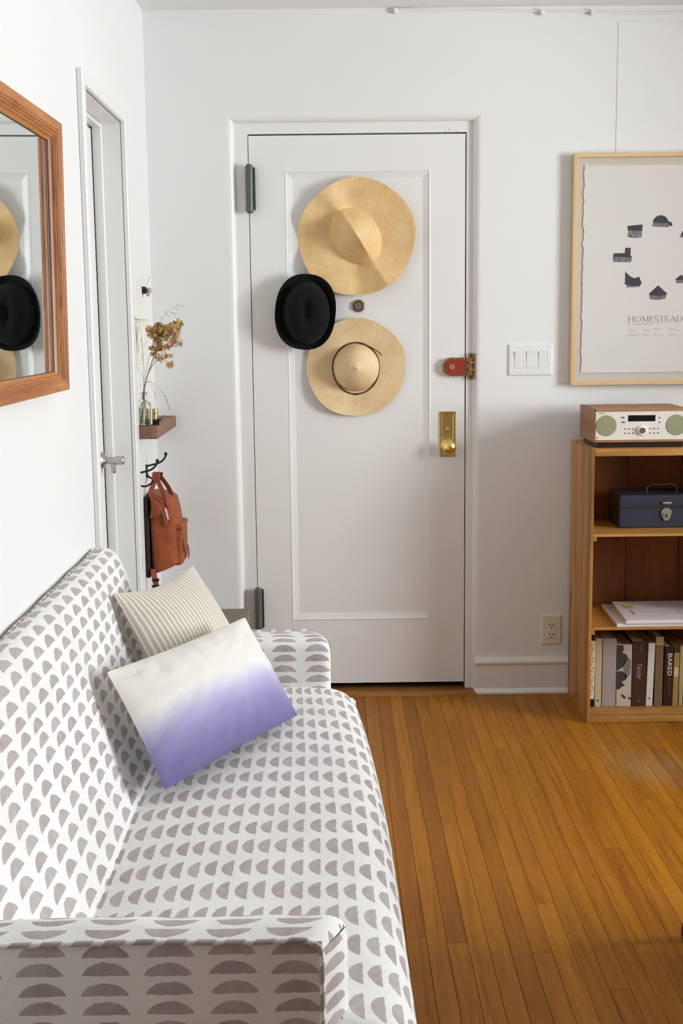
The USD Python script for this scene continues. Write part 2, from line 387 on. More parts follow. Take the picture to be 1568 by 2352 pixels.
# small fittings left in the paint at the top corner of the frame
for sx, sz in ((0.4285, 2.135), (0.4415, 2.141), (0.471, 2.1355)):
    obj('nail_hole', lathe([(0, 0.0008), (0.0018, 0.0006), (0.0026, 0)], 10, (sx, FY, sz), 'y'), paint(f'putty{int(sx * 10000)}', (160, 165, 160), 0.6, 0), d1)
M_thresh = wood('threshold_oak', (96, 58, 22), (150, 98, 42), (178, 122, 60), 'x', 10, 10, 0.5)
obj('threshold', ext_yz(sg.Polygon([(YB - 0.035, 0), (YB - 0.033, 0.008), (YB - 0.015, 0.0135), (YB + 0.1, 0.0135), (YB + 0.1, 0)]), DX0 + 0.02, DX1 - 0.012), M_thresh, d1, label='worn oak threshold board')

# ------------------------------------------------------------------ closet door in the left wall
closet = frame_of('door_2', (XL, 3.87, 0))
tag(closet, 'narrow white closet door in the left wall beside the mirror')
cx = XL + 0.017
obj('casing', box(XL, cx, LY0 - 0.040, LY0, 0, LZ1 + 0.038, 0.003), M_trim, closet)
obj('casing', box(XL, cx, LY1, LY1 + 0.064, 0, LZ1 + 0.038, 0.003), M_trim, closet)
obj('casing_header', box(XL, cx - 0.0005, LY0 - 0.0395, LY1 + 0.063, LZ1, LZ1 + 0.0375, 0.003), M_trim, closet)
obj('jamb', box(XL - 0.14, XL, LY1 - 0.002, LY1 + 0.03, 0, LZ1, 0), M_trim, closet)
obj('jamb', box(XL - 0.14, XL, LY0 - 0.03, LY0 + 0.002, 0, LZ1, 0), M_trim, closet)
obj('jamb_head', box(XL - 0.14, XL, LY0, LY1, LZ1 - 0.002, LZ1 + 0.03, 0), M_trim, closet)
obj('jamb_stop', box(XL - 0.089, XL - 0.058, LY1 - 0.020, LY1 - 0.001, 0, LZ1 - 0.002, 0.002), M_trim, closet)
obj('jamb_stop', box(XL - 0.10, XL - 0.060, LY0, LY1, LZ1 - 0.016, LZ1 - 0.003, 0.002), M_trim, closet)
obj('gap_shadow', box(XL - 0.135, XL - 0.092, LY1 - 0.036, LY1 - 0.003, 0.0, LZ1 - 0.006), M_gap, closet)
obj('door_leaf', box(XL - 0.135, XL - 0.088, LY0 + 0.003, LY1 - 0.032, 0.012, LZ1 - 0.022, 0.002), M_trim, closet)
hy, hz, hx = 4.085, 1.006, XL - 0.088
hd = obj('door_lever', lathe([(0, 0), (0.0275, 0), (0.0285, 0.003), (0.024, 0.010), (0.013, 0.016), (0.0115, 0.022), (0.0115, 0.045), (0.014, 0.050), (0.0145, 0.072), (0.012, 0.075), (0, 0.076)], 28, (hx, hy, hz), 'x'), M_steel, closet, label='brushed nickel lever handle')
obj('lever_grip', rbox(hx + 0.033, hx + 0.048, hy - 0.010, hy + 0.010, hz - 0.042, hz + 0.004, 0.006), M_steel, hd)

# ------------------------------------------------------------------ baseboard on the back wall right of the door
bb = frame_of('baseboard_back', (2.4, YB, 0))
bx0, bx1 = DX1 - 0.012, XR
obj('board', box(bx0 + 0.002, bx1, YB - 0.014, YB, 0, 0.122, 0.002), M_trim, bb)
obj('cap', ext_yz(sg.Polygon([(YB, 0.118), (YB - 0.019, 0.118), (YB - 0.021, 0.124), (YB - 0.019, 0.131), (YB - 0.012, 0.1345), (YB - 0.010, 0.140), (YB, 0.1425)]), bx0 - 0.004, bx1), M_trim, bb)
obj('shoe', ext_yz(sg.Polygon([(YB, 0), (YB - 0.026, 0), (YB - 0.0265, 0.006), (YB - 0.022, 0.015), (YB - 0.014, 0.021), (YB, 0.022)]), bx0 - 0.006, bx1), M_trim, bb)

# ------------------------------------------------------------------ floor: strip oak planks
rng = random.Random(7)
fl = frame_of('floor', (1.8, 1.5, 0))
obj('subfloor', box(XL - 0.1, XR + 0.1, YN - 0.1, YB + 0.1, -0.05, -0.004), M_gap, fl)
tones = [((132, 78, 14), (165, 104, 24), (180, 118, 32)), ((134, 80, 14), (172, 110, 26), (187, 124, 34)), ((120, 69, 13), (152, 92, 22), (168, 106, 30)),
         ((138, 84, 14), (178, 115, 27), (193, 129, 36)), ((110, 62, 15), (140, 82, 22), (157, 96, 29)), ((128, 75, 14), (161, 101, 25), (177, 115, 32)),
         ((124, 74, 14), (158, 101, 23), (174, 115, 31)), ((131, 77, 14), (167, 105, 25), (182, 119, 32))]
mid_ = np.mean([t[1] for t in tones], 0)
tones = [tuple(tuple(float(c) + 0.35 * (m - t[1][k]) for k, (c, m) in enumerate(zip(col_, mid_))) for col_ in t) for t in tones]
tones = [tuple(tuple(0.72 * c + 0.28 * d for c, d in zip(col_, t[1])) for col_ in t) for t in tones]
M_plank = [wood(f'oak_strip_{chr(97 + k)}', *t, axis='y', scale=38, stretch=24, rough=0.40, loc=(k * 1.7, k * 2.3, 0), src='world', pores=0.38, dist=1.2, floor_marks=True, specular_ior_level=0.20) for k, t in enumerate(tones)]
PW, PX = 0.0478, 0.6840
def plank(x, y0, y1):
    return box(x + 0.0004, x + PW - 0.0004, y0 + 0.0005, y1 - 0.0005, -0.004, 0.0, 0.0007)
joints = {}
for x, y in ((0.17, 2.791), (0.275, 2.764), (0.426, 2.712), (0.58, 2.547), (0.685, 2.751), (0.322, 3.472), (0.722, 3.286), (0.537, 4.115), (0.14, 4.3), (0.80, 3.9), (0.93, 2.62), (0.98, 3.6), (1.05, 4.1), (0.25, 1.65), (0.49, 1.72), (0.60, 3.75)):
    joints.setdefault(round((x + 0.01 - PX) / PW - 0.3), []).append(y)
rest, prev = [], None
for k in range(-29, 68):
    x = PX + k * PW
    js = sorted(joints.get(k, []))
    seen = -0.02 < x < 1.36
    ys = [YN]
    y = YN + rng.uniform(0.2, 1.4)
    while y < YB - 0.3:
        if seen and y > 1.5:
            break
        ys.append(y); y += rng.uniform(0.7, 1.7)
    if seen:
        js2 = js or ([rng.uniform(3.3, 4.5)] if rng.random() < 0.45 else [])
        ys += [j for j in js2 if j > ys[-1] + 0.2]
        if len(js2) == 1 and rng.random() < 0.25 and js2[0] < 3.4: ys.append(js2[0] + rng.uniform(0.9, 1.25))
    ys = [q for q in ys if q < YB - 0.12] + [YB + 0.02]
    for a, b in zip(ys, ys[1:]):
        c = rng.choice([i for i in (0, 1, 2, 3, 4, 5, 6, 7, 0, 5, 6, 7, 1, 2) if i != prev]); prev = c
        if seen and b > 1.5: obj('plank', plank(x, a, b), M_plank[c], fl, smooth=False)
        else: rest.append((c, plank(x, a, b)))
for c in range(8):
    ms = [m for q, m in rest if q == c]
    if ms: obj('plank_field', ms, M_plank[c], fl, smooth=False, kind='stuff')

# ------------------------------------------------------------------ cable along the ceiling line
cb = thing('ceiling_cable', 'thin white cable clipped along the ceiling line above the door', 'cable', (1.2, YB - 0.006, 2.54))
cpts = [(0.225, YB - 0.006, 2.5555), (0.25, YB - 0.008, 2.5575), (0.40, YB - 0.006, 2.553), (0.60, YB - 0.006, 2.552), (0.78, YB - 0.006, 2.547), (0.95, YB - 0.006, 2.5455), (1.10, YB - 0.006, 2.540), (1.35, YB - 0.006, 2.541), (1.8, YB - 0.006, 2.542), (3.6, YB - 0.006, 2.545)]
obj('cord', tube(cpts, 0.0032, 8, res=80), M_white, cb)
for x, z in ((0.245, 2.553), (0.775, 2.5425), (0.957, 2.541)):
    obj('cable_clip', rbox(x - 0.007, x + 0.007, YB - 0.018, YB - 0.0015, z - 0.010, z + 0.009, 0.003), M_white, cb)

# ------------------------------------------------------------------ printed sofa fabric: rows of half moons, from each panel's own st coordinates (metres)
def fabric(name, PU=0.0920, PV=0.0310, W=0.0335, Hh=0.0225, rows=(0, 0), flip=False):
    g = G()
    uv = g.add('uvmap', attribute='st'); sp = g.add('separate_xyz', vector=L(uv + '.UV'))
    wob = g.noise(g.coord(), 95, 2)
    u = g.m('divide', g.m('add', L(sp + '.x'), rows[0]), PU); v = g.m('divide', g.m('add', L(sp + '.y'), rows[1]), PV)
    iu, iv = g.m('floor', u), g.m('floor', v)
    rnd = g.add('white_noise_texture', vector=L(g.add('combine_xyz', x=iu, y=iv, z=3.0) + '.vector')); rs = g.add('separate_color', color=L(rnd + '.color'))
    p = g.m('multiply', g.m('subtract', g.m('subtract', u, iu), 0.5), PU / W)
    p = g.m('add', p, g.m('multiply', g.m('subtract', L(rs + '.r'), 0.5), 0.16))
    q = g.m('multiply', g.m('subtract', g.m('subtract', v, iv), 0.13), PV / Hh)
    q = g.m('add', q, g.m('multiply', g.m('subtract', L(rs + '.g'), 0.5), 0.12))
    q = g.m('add', q, g.m('multiply', g.m('subtract', wob, 0.5), 0.22))
    cap = g.m('power', g.m('maximum', g.m('subtract', 1.0, g.m('multiply', p, p)), 0.0), 0.62)
    mask = g.m('multiply', g.m('multiply', g.m('subtract', cap, q), 26.0, clamp=True), g.m('multiply', q, 26.0, clamp=True))
    ink = g.ramp(g.noise(g.coord(), 45, 4, 0.65), [(0.3, lin(166, 154, 152)), (0.7, lin(190, 180, 178))])
    inkf = g.m('multiply', mask, g.m('add', 0.86, g.m('multiply', L(rs + '.b'), 0.14)))
    cloth = g.ramp(g.noise(g.coord(), 6, 3), [(0.3, lin(238, 237, 234)), (0.7, lin(245, 244, 242))])
    col = g.mix(inkf, cloth, ink)
    weave = g.noise(g.coord(), 900, 2); wr = g.noise(g.coord(scale=(1, 1, 0.4)), 14, 3, 0.55, 0.6)
    nb = g.bump(g.m('add', g.m('multiply', weave, 0.12), wr), 0.5, 0.008)
    return g.done(name, base_color=col, roughness=0.85, normal=nb, sheen_weight=0.15, specular_ior_level=0.25)


M_fab = fabric('moon_print_cotton')
M_fab_side = fabric('moon_print_cotton_arm', PU=0.0890, PV=0.0288, W=0.0335, Hh=0.0205, rows=(0.005, 0.0))
SY0, SY1, AT = 1.636, 3.430, 0.092                 # near and far end of the sofa, thickness of an arm
sofa = thing('sofa', 'white slipcovered sofa printed with rows of grey half moons along the left wall', 'sofa', (-0.28, (SY0 + SY1) / 2, 0))


def wrinkle(P, amp, sc, seed): return amp * (meshkit.fbm(P * sc, 3, seed) - 0.5)


# seat
prof_, L_ = arc_resample([(-0.50, 0.430), (-0.40, 0.450), (-0.25, 0.462), (-0.10, 0.465), (0.00, 0.463), (0.045, 0.457), (0.075, 0.444), (0.096, 0.420), (0.107, 0.388), (0.108, 0.345), (0.102, 0.30), (0.094, 0.25), (0.088, 0.20)], 0.012)
ys = np.r_[np.linspace(1.638, 1.68, 7), np.linspace(1.70, 3.27, 60), np.linspace(3.285, 3.345, 9)]
P, U = [], []
for y in ys:
    t = max(0.0, 1 - (3.345 - y) / 0.045); drop = 0.030 * (1 - math.sqrt(max(0, 1 - t * t)))
    t2 = max(0.0, 1 - (y - 1.638) / 0.04); drop += 0.035 * (1 - math.sqrt(max(0, 1 - t2 * t2)))
    dx = -0.046 * max(0, (y - 2.35) / 0.95) ** 1.8 + 0.012 * max(0, 2.6 - y)
    row = []
    for (x, z), s in zip(prof_, L_):
        wgt = min(1, max(0, (x + 0.25) / 0.33)); wgt = wgt * wgt * (3 - 2 * wgt)
        row.append((x + dx * wgt - (drop * 0.9 if x > 0.03 else 0), y, z - drop))
    P.append(row); U.append([(y, L_[-1] - s + 0.006) for s in L_])
P = np.array(P); P[..., 2] += wrinkle(P, 0.010, 7, 1) + 0.004 * np.sin((P[..., 1] - 1.7) / 1.6 * np.pi)
sm = grid(P)
obj('seat_cushion', sm, M_fab, sofa, smooth=True, uv=np.array(U).reshape(-1, 2))
for e, nm in ((0, 1), (-1, 2)):
    lp = P[e]; lp = np.vstack([lp, [(-0.5, ys[e], 0.2)]])
    obj('seat_end', fan(lp), M_fab_side, sofa, smooth=True, uv=np.c_[np.r_[lp[:, 0], 0], np.r_[lp[:, 2], 0]])

# back: bowed inside face rolling over the top to the wall
bp_, Lb = arc_resample([(-0.405, 0.41), (-0.424, 0.455), (-0.452, 0.500), (-0.486, 0.560), (-0.518, 0.625), (-0.545, 0.690), (-0.566, 0.750), (-0.584, 0.797), (-0.600, 0.826), (-0.620, 0.8405), (-0.642, 0.842), (-0.654, 0.836), (-0.659, 0.824)], 0.012)
ys = np.r_[np.linspace(SY0 + 0.014, SY0 + 0.04, 5), np.linspace(SY0 + 0.06, SY1 - 0.06, 60), np.linspace(SY1 - 0.045, SY1, 9)]
P, U = [], []
for y in ys:
    t = max(0.0, 1 - (SY1 - y) / 0.045); dr = 0.030 * (1 - math.sqrt(max(0, 1 - t * t)))
    bow = 0.012 * math.sin(math.pi * (y - SY0) / (SY1 - SY0))
    row = []
    for (x, z), s in zip(bp_, Lb):
        k = min(1, max(0, (0.84 - z) / 0.1))
        row.append((x + bow * k * 0.6 - dr * (0.3 + 0.7 * k), y - (0.0), z - dr * (1 - 0.6 * k)))
    P.append(row); U.append([(y + 0.02, s + 0.008) for s in Lb])
P = np.array(P); w = wrinkle(P, 0.012, 6, 4); P[..., 0] += w * 0.8; P[..., 2] += w * 0.25
P[..., 0] = np.maximum(P[..., 0], -0.660)
obj('backrest', grid(P), M_fab, sofa, smooth=True, uv=np.array(U).reshape(-1, 2))
for e in (0, -1):
    lp = np.vstack([P[e], [(-0.659, ys[e], 0.25), (-0.42, ys[e], 0.25)]])
    obj('backrest_end', fan(lp), M_fab_side, sofa, smooth=True, uv=np.c_[np.r_[lp[:, 0], -0.5], np.r_[lp[:, 2], 0.5]])
obj('backrest_rear', box(-0.660, -0.656, SY0, SY1, 0.12, 0.826), M_fab_side, sofa, smooth=True, uv=np.zeros((8, 2)))
tp = [(-0.6575, y, 0.8335 + 0.002 * math.sin(y * 23)) for y in np.linspace(SY0 + 0.01, SY1 - 0.02, 60)]
tpm = tube(tp, 0.0046, 8)
obj('back_piping', tpm, M_fab_side, sofa, smooth=True, uv=np.c_[tpm.vertices[:, 1] * 2.3, tpm.vertices[:, 0] * 0 + 0.012])


def arm(y_in, y_out, front, ztop, sign):
    """y_in: inner face, y_out: outer face"""
    rr = 0.020; zb = 0.10; t = abs(y_out - y_in)
    pts = [(0.0, zb), (0.0, 0.30), (0.0, 0.42), (0.0, ztop - 0.05), (0.0015, ztop - 0.022), (0.007, ztop - 0.008), (0.019, ztop - 0.001), (0.04, ztop + 0.003), (t - 0.03, ztop + 0.003), (t - 0.010, ztop + 0.0005), (t - 0.001, ztop - 0.002)]
    cs, Ls = arc_resample(pts, 0.008)
    xs = np.r_[np.linspace(-0.652, front - 0.04, 46), front - 0.028 * (1 - np.sin(np.linspace(0, np.pi / 2, 8)[1:]))]
    xs = np.r_[np.linspace(-0.652, front - 0.03, 46), front - 0.03 + 0.03 * np.sin(np.linspace(0, np.pi / 2, 9)[1:])]
    SL = 0.036
    sl = lambda o: SL * min(1, max(0, o / t)) ** 1.6
    P, U = [], []
    for x in xs:
        d = 0 if x < front - 0.03 else 0.018 * (1 - math.sqrt(max(0, 1 - ((x - front + 0.03) / 0.03) ** 2)))
        row = []
        for (o, z), s in zip(cs, Ls):
            zz = z - d if z > ztop - 0.03 else z
            oo = min(o + (d * 0.8 if o < 0.02 else 0), t)
            xr = -0.652 + (x + 0.652) * (front - sl(o) + 0.652) / (front + 0.652)
            row.append((xr + 0.010 * max(0, (0.45 - z)), y_in + sign * oo, zz))
        P.append(row); U.append([(x, s) for s in Ls])
    P = np.array(P); wy_ = wrinkle(P, 0.007, 12, int(y_in * 10)); wy_[:, -6:] = 0; P[..., 1] += wy_; wz_ = wrinkle(P, 0.007, 10, 9) * (P[..., 2] > 0.5); wz_[:, -4:] = 0; wz_[-14:] *= np.linspace(1, 0, 14)[:, None]; P[..., 2] += wz_
    ap = obj('armrest', grid(P), M_fab_side, sofa, smooth=True, uv=np.array(U).reshape(-1, 2))
    # outer panel and front strip
    xo = front - SL
    xs2, zs = np.linspace(-0.655, xo, 40), np.linspace(zb, ztop - 0.003, 36)
    X, Z = np.meshgrid(xs2, zs, indexing='ij'); env = np.sin((X + 0.655) / (xo + 0.655) * np.pi).clip(0, 1) ** 0.4 * np.sin((Z - zb) / (ztop - zb) * np.pi).clip(0, 1) ** 0.4
    Y = y_out + sign * env * (0.004 + 0.9 * wrinkle(np.stack([X * 1.0, X * 0 + 3, Z * 0.22], -1), 0.014, 17, 21))
    PO = np.stack([X + 0.010 * np.maximum(0, 0.45 - Z) * (X > -0.1), Y, Z], -1)
    obj('outer_panel', grid(PO), M_fab_side, ap, smooth=True, uv=np.stack([X + 0.010, Z + 0.0015], -1).reshape(-1, 2))
    zf = np.linspace(zb, 1.0, 2); F, FU = [], []
    for a in np.linspace(0, 1, 13):
        o = 0.0144 + (t - 0.0144) * a; ze = float(np.interp(o, cs[8:, 0], cs[8:, 1])) - 0.018 + 0.002 if o > 0.006 else ztop - 0.026
        col_ = []; cu_ = []
        for z in np.linspace(zb, ze, 30):
            col_.append((front - SL * a ** 1.6 + 0.010 * max(0, 0.45 - z) + 0.004 * math.sin(math.pi * a) * min(1, (ze - z) / 0.03), y_in + sign * o, z)); cu_.append((o * 1.35 + 0.035, z + 0.10 * o))
        F.append(col_); FU.append(cu_)
    obj('front_panel', grid(np.array(F)), M_fab_side, ap, smooth=True, uv=np.array(FU).reshape(-1, 2))
    pl = [(-0.652, y_out, ztop - 0.001), (-0.4, y_out, ztop - 0.002), (-0.2, y_out, ztop - 0.001), (xo - 0.05, y_out, ztop - 0.001), (xo - 0.015, y_out, ztop - 0.003), (xo - 0.004, y_out, ztop - 0.010), (xo, y_out, ztop - 0.028), (xo, y_out, 0.50), (xo + 0.001, y_out, 0.36), (xo + 0.003, y_out, 0.2), (xo + 0.0035, y_out, zb)]
    pm = tube([(a, b + sign * 0.001, c) for a, b, c in pl], 0.0042, 8, res=90)
    obj('piping', pm, M_fab_side, ap, smooth=True, uv=np.c_[(pm.vertices[:, 0] - pm.vertices[:, 2]) * 2.1, np.full(len(pm.vertices), 0.0115)])


arm(SY0 + AT, SY0, 0.012, 0.600, -1)
arm(SY1 - AT - 0.035, SY1, -0.014, 0.592, 1)
obj('base', box(-0.655, 0.055, SY0 + 0.006, SY1 - 0.006, 0.10, 0.40, 0.01), paint('plain_cotton', (232, 230, 226), 0.85), sofa)
for x in (-0.60, -0.02):
    for y in (SY0 + 0.06, SY1 - 0.06):
        obj('leg', lathe([(0, 0), (0.018, 0), (0.026, 0.10), (0, 0.10)], 16, (x, y, 0)), wood(f'sofa_leg_{int(x * -100)}_{int(y * 100)}', (52, 32, 18), (78, 48, 26), (100, 64, 36)), sofa)


# ------------------------------------------------------------------ cushions
def pillow(TL, TR, BR, BL, T, seed, concave=(0.03, 0.012, 0.012, 0.012), N=64, wr=0.006, rip=0.16):
    TL, TR, BR, BL = [np.asarray(a, float) for a in (TL, TR, BR, BL)]
    s = np.linspace(-1, 1, N); s = np.sign(s) * np.abs(s) ** 0.85
    V, Uu = np.meshgrid(s, s, indexing='ij')
    ct, cb, cl_, crr = concave
    cu = Uu * (1 - np.where(Uu > 0, crr, cl_) * (1 - V ** 2)); cv = V * (1 - np.where(V > 0, ct, cb) * (1 - Uu ** 2))
    rnd = 0.012 * (np.abs(Uu) * np.abs(V)) ** 8; cu = cu * (1 - rnd); cv = cv * (1 - rnd)
    a, b = (cu + 1) / 2, (cv + 1) / 2
    base = (1 - a)[..., None] * ((1 - b)[..., None] * BL + b[..., None] * TL) + a[..., None] * ((1 - b)[..., None] * BR + b[..., None] * TR)
    n = np.cross(BR - BL, TL - BL); n /= np.linalg.norm(n)
    prof = ((1 - np.abs(Uu) ** 2.4).clip(0) ** 0.78) * ((1 - np.abs(V) ** 2.4).clip(0) ** 0.78)
    edge = np.minimum(1 - np.abs(Uu), 1 - np.abs(V)).clip(0, 0.3) / 0.3
    wn = (meshkit.fbm(np.stack([Uu * 3.2, V * 3.2, Uu * 0 + seed], -1), 4, seed) - 0.5)
    ra = np.arctan2(V, Uu); folds = np.sin(ra * 16 + 5 * wn) * (np.hypot(Uu, V) ** 2) * 0.22 + rip * np.sin(Uu * 24 + 9 * wn) * np.abs(V) ** 1.5
    ht = T * prof + wr * (wn * 1.6 + folds) * np.minimum(prof * 3, 1) * (0.35 + 0.65 * edge)
    A = base + n * ht[..., None]; B = base - n * (T * 0.92 * prof)[..., None]
    ma = grid(A); mb = grid(B); mb.faces = mb.faces[:, ::-1]
    uv = np.stack([Uu, V], -1).reshape(-1, 2)
    seam = np.vstack([base[0, :], base[1:, -1], base[-1, -2::-1], base[-2:0:-1, 0]])
    return ma, mb, uv, seam, n


# dip-dyed lumbar cushion
g = G(); uvn = g.add('uvmap', attribute='st'); sp = g.add('separate_xyz', vector=L(uvn + '.UV'))
nz = g.noise(g.coord(), 7, 4, 0.6); lv = g.m('add', g.m('add', L(sp + '.y'), g.m('multiply', g.m('subtract', nz, 0.5), 0.22)), g.m('multiply', L(sp + '.x'), 0.02))
lf = g.m('multiply', g.m('add', lv, 1.0), 0.5)
col = g.ramp(lf, [(0.0, lin(108, 96, 146)), (0.12, lin(124, 114, 166)), (0.27, lin(152, 146, 192)), (0.38, lin(184, 180, 216)), (0.47, lin(222, 218, 230)), (0.55, lin(238, 234, 229)), (1.0, lin(238, 233, 224))])
th = g.noise(g.coord(scale=(1, 1, 1)), 260, 3, 0.7); thr = g.m('multiply', g.m('subtract', th, 0.5), 0.5)
col = g.mix(g.m('multiply', g.m('absolute', thr), 0.6), col, lin(250, 248, 250))
nb = g.bump(g.m('add', g.m('multiply', g.noise(g.coord(), 700, 2), 0.25), g.noise(g.coord(), 26, 4, 0.6, 0.5)), 0.3, 0.004)
M_dip = g.done('dip_dyed_linen', base_color=col, roughness=0.88, normal=nb, sheen_weight=0.2, specular_ior_level=0.2)
TLp, TRp, BRp, BLp = (-0.500, 2.650, 0.700), (-0.231, 3.152, 0.700), (-0.093, 2.975, 0.492), (-0.357, 2.480, 0.492)
ma, mb, uv, seam, n = pillow(TLp, TRp, BRp, BLp, 0.074, 3, concave=(0.045, 0.03, 0.035, 0.03), wr=0.009)
lc = thing('cushion', 'rectangular linen cushion dip-dyed from white into purple, lying in front on the sofa', 'cushion', (-0.30, 2.82, 0.47), group=None)
obj('cushion_front', ma, M_dip, lc, smooth=True, uv=uv, label='linen fading from white to purple')
obj('cushion_rear', mb, M_dip, lc, smooth=True, uv=uv)

# striped cushion with a buttoned end
g = G(); uvn = g.add('uvmap', attribute='st'); sp = g.add('separate_xyz', vector=L(uvn + '.UV'))
wv = g.m('fract' if False else 'fraction', g.m('multiply', g.m('add', L(sp + '.x'), 1.0), 12.5))
sq = g.m('multiply', g.m('subtract', g.m('absolute', g.m('subtract', wv, 0.5)), 0.25), 14.0, clamp=True)
thn = g.noise(g.coord(), 420, 3, 0.7)
stripe = g.mix(g.m('multiply', thn, 0.5), lin(190, 176, 162), lin(226, 217, 205))
col = g.mix(sq, stripe, g.mix(g.m('multiply', thn, 0.3), lin(238, 232, 220), lin(222, 213, 198)))
nb = g.bump(g.m('add', g.m('multiply', g.noise(g.coord(), 700, 2), 0.3), g.noise(g.coord(), 22, 3, 0.6, 0.4)), 0.3, 0.004)
M_str = g.done('ticking_stripe_linen', base_color=col, roughness=0.9, normal=nb, sheen_weight=0.2, specular_ior_level=0.2)
TL2, TR2, BR2, BL2 = np.array((-0.560, 3.100, 0.778)), np.array((-0.385, 3.360, 0.797)), np.array((-0.190, 3.225, 0.490)), np.array((-0.385, 2.960, 0.490))
ma, mb, uv, seam, n = pillow(TL2, TR2, BR2, BL2, 0.060, 11, concave=(0.13, 0.03, 0.05, -0.02), wr=0.004, rip=0.0)
sc = thing('cushion', 'beige and cream striped square cushion standing behind the purple one', 'cushion', (-0.38, 3.15, 0.47))
obj('cushion_front', ma, M_str, sc, smooth=True, uv=uv, label='beige and cream ticking stripe')
M_cream = paint('cream_linen', (222, 208, 196), 0.9, 0.03, 30, 0.25, 300)
obj('cushion_rear', mb, M_cream, sc, smooth=True, uv=uv, label='plain cream reverse')

# ------------------------------------------------------------------ low grey-green box in the corner between sofa and door
gb = thing('storage_box', 'low olive-grey lidded box on the floor between the sofa and the door hinges', 'box', (-0.47, 4.1, 0))
M_olive = paint('olive_grey_board', (122, 116, 100), 0.6, 0.03, 6)
obj('box_body', box(-0.650, -0.312, 3.82, 4.40, 0.0, 0.405, 0.004), M_olive, gb)
obj('box_lid', box(-0.655, -0.305, 3.81, 4.405, 0.385, 0.432, 0.004), M_olive, gb)

# ------------------------------------------------------------------ hats hung on the entry door
def straw(name, c0, c1, c2):
    g = G()
    n1 = g.noise(g.coord(), 9, 4, 0.6); n2 = g.noise(g.coord(scale=(1, 1, 0.25), rot=(0, 0.5, 0)), 180, 3, 0.6)
    col = g.ramp(g.m('add', g.m('multiply', n1, 0.65), g.m('multiply', n2, 0.35)), [(0.32, lin(*c0)), (0.5, lin(*c1)), (0.68, lin(*c2))])
    nb = g.bump(g.m('add', n2, g.noise(g.coord(scale=(0.25, 1, 1), rot=(0, 0.5, 0)), 180, 3, 0.6)), 0.25, 0.002)
    return g.done(name, base_color=col, roughness=0.62, normal=nb, specular_ior_level=0.35)


def hat(cx, cz, R, height, n=120, m=70, thick=0.0028, y0=0.0):
    """height(x, z, r, th) towards the viewer; R(th) outline radius"""
    th = np.arange(n) * 2 * np.pi / n; rr = np.linspace(0, 1, m) ** 0.9
    RR, TH = np.meshgrid(rr, th, indexing='ij'); rad = RR * R(TH)
    X, Z = rad * np.cos(TH), rad * np.sin(TH); Hh = height(X, Z, rad, TH)
    F = np.stack([cx + X, y0 - Hh - thick, cz + Z], -1); B = np.stack([cx + X * 0.995, y0 - Hh + 0 * X, cz + Z * 0.995], -1)
    a, b = grid(F, close_v=True), grid(B, close_v=True); b.faces = b.faces[:, ::-1]
    rim = grid(np.stack([F[-1], B[-1]]), close_v=True)
    return trimesh.util.concatenate([a, b, rim])


PY = DYF + 0.0078
# upper hat: floppy wide brim, creased crown with a ridge that runs on into the brim
def h1(X, Z, r, th):
    t = math.radians(-57); ax = X * math.cos(t) + Z * math.sin(t); pp = -X * math.sin(t) + Z * math.cos(t)
    a, b = 0.086, 0.110
    e = np.sqrt((pp / a) ** 2 + ((ax + 0.004) / b) ** 2)
    dome = np.clip(1 - e ** 2.0, 0, None) ** 0.75
    ridge = np.exp(-np.abs(pp) / 0.026) * np.clip(1 - (ax / b) ** 2, 0, None) ** 0.6
    crown = 0.062 * dome + 0.052 * ridge * np.clip(1.25 - e, 0, 1)
    k = np.clip((r - 0.08) / 0.135, 0, 1)
    gau = lambda deg, w: np.exp(-(np.angle(np.exp(1j * (th - math.radians(deg)))) / w) ** 2)
    d1 = np.angle(np.exp(1j * (th - t))); d2 = np.angle(np.exp(1j * (th - math.radians(124))))
    wave = 0.030 * np.clip(1 - np.abs(d1) / 0.55, 0, 1) ** 1.2 * (0.45 + 0.55 * k) + 0.028 * np.exp(-(d2 / 0.24) ** 2) * (1 - 0.35 * k)
    wave += k * (0.022 - 0.026 * gau(182, 0.42) + 0.007 * gau(232, 0.26) + 0.008 * gau(75, 0.25) + 0.004 * gau(20, 0.5) - 0.010 * gau(270, 0.22))
    wave += 0.004 * np.sin(7 * th + 1) * k ** 2
    return 0.006 + crown + wave * np.clip(r / 0.05, 0, 1) * np.clip(1 - dome, 0.0, 1)
R1 = lambda th: 0.2165 + 0.0035 * np.sin(2 * th + 0.6) + 0.003 * np.sin(5 * th) - 0.003 * np.clip(1 - np.abs(np.angle(np.exp(1j * (th + math.radians(60)))) / 0.08), 0, 1)
M_straw = straw('pale_straw', (218, 178, 118), (234, 198, 142), (243, 214, 166))
M_straw2 = straw('light_straw', (222, 188, 138), (236, 206, 160), (244, 220, 182))
ht = thing('straw_hat', 'wide floppy straw hat with a creased crown, upper hat on the door panel', 'hat', (0.097, PY, 1.755))
obj('brim_and_crown', hat(0.097, 1.7555, R1, h1, y0=PY), M_straw, ht, smooth=40)
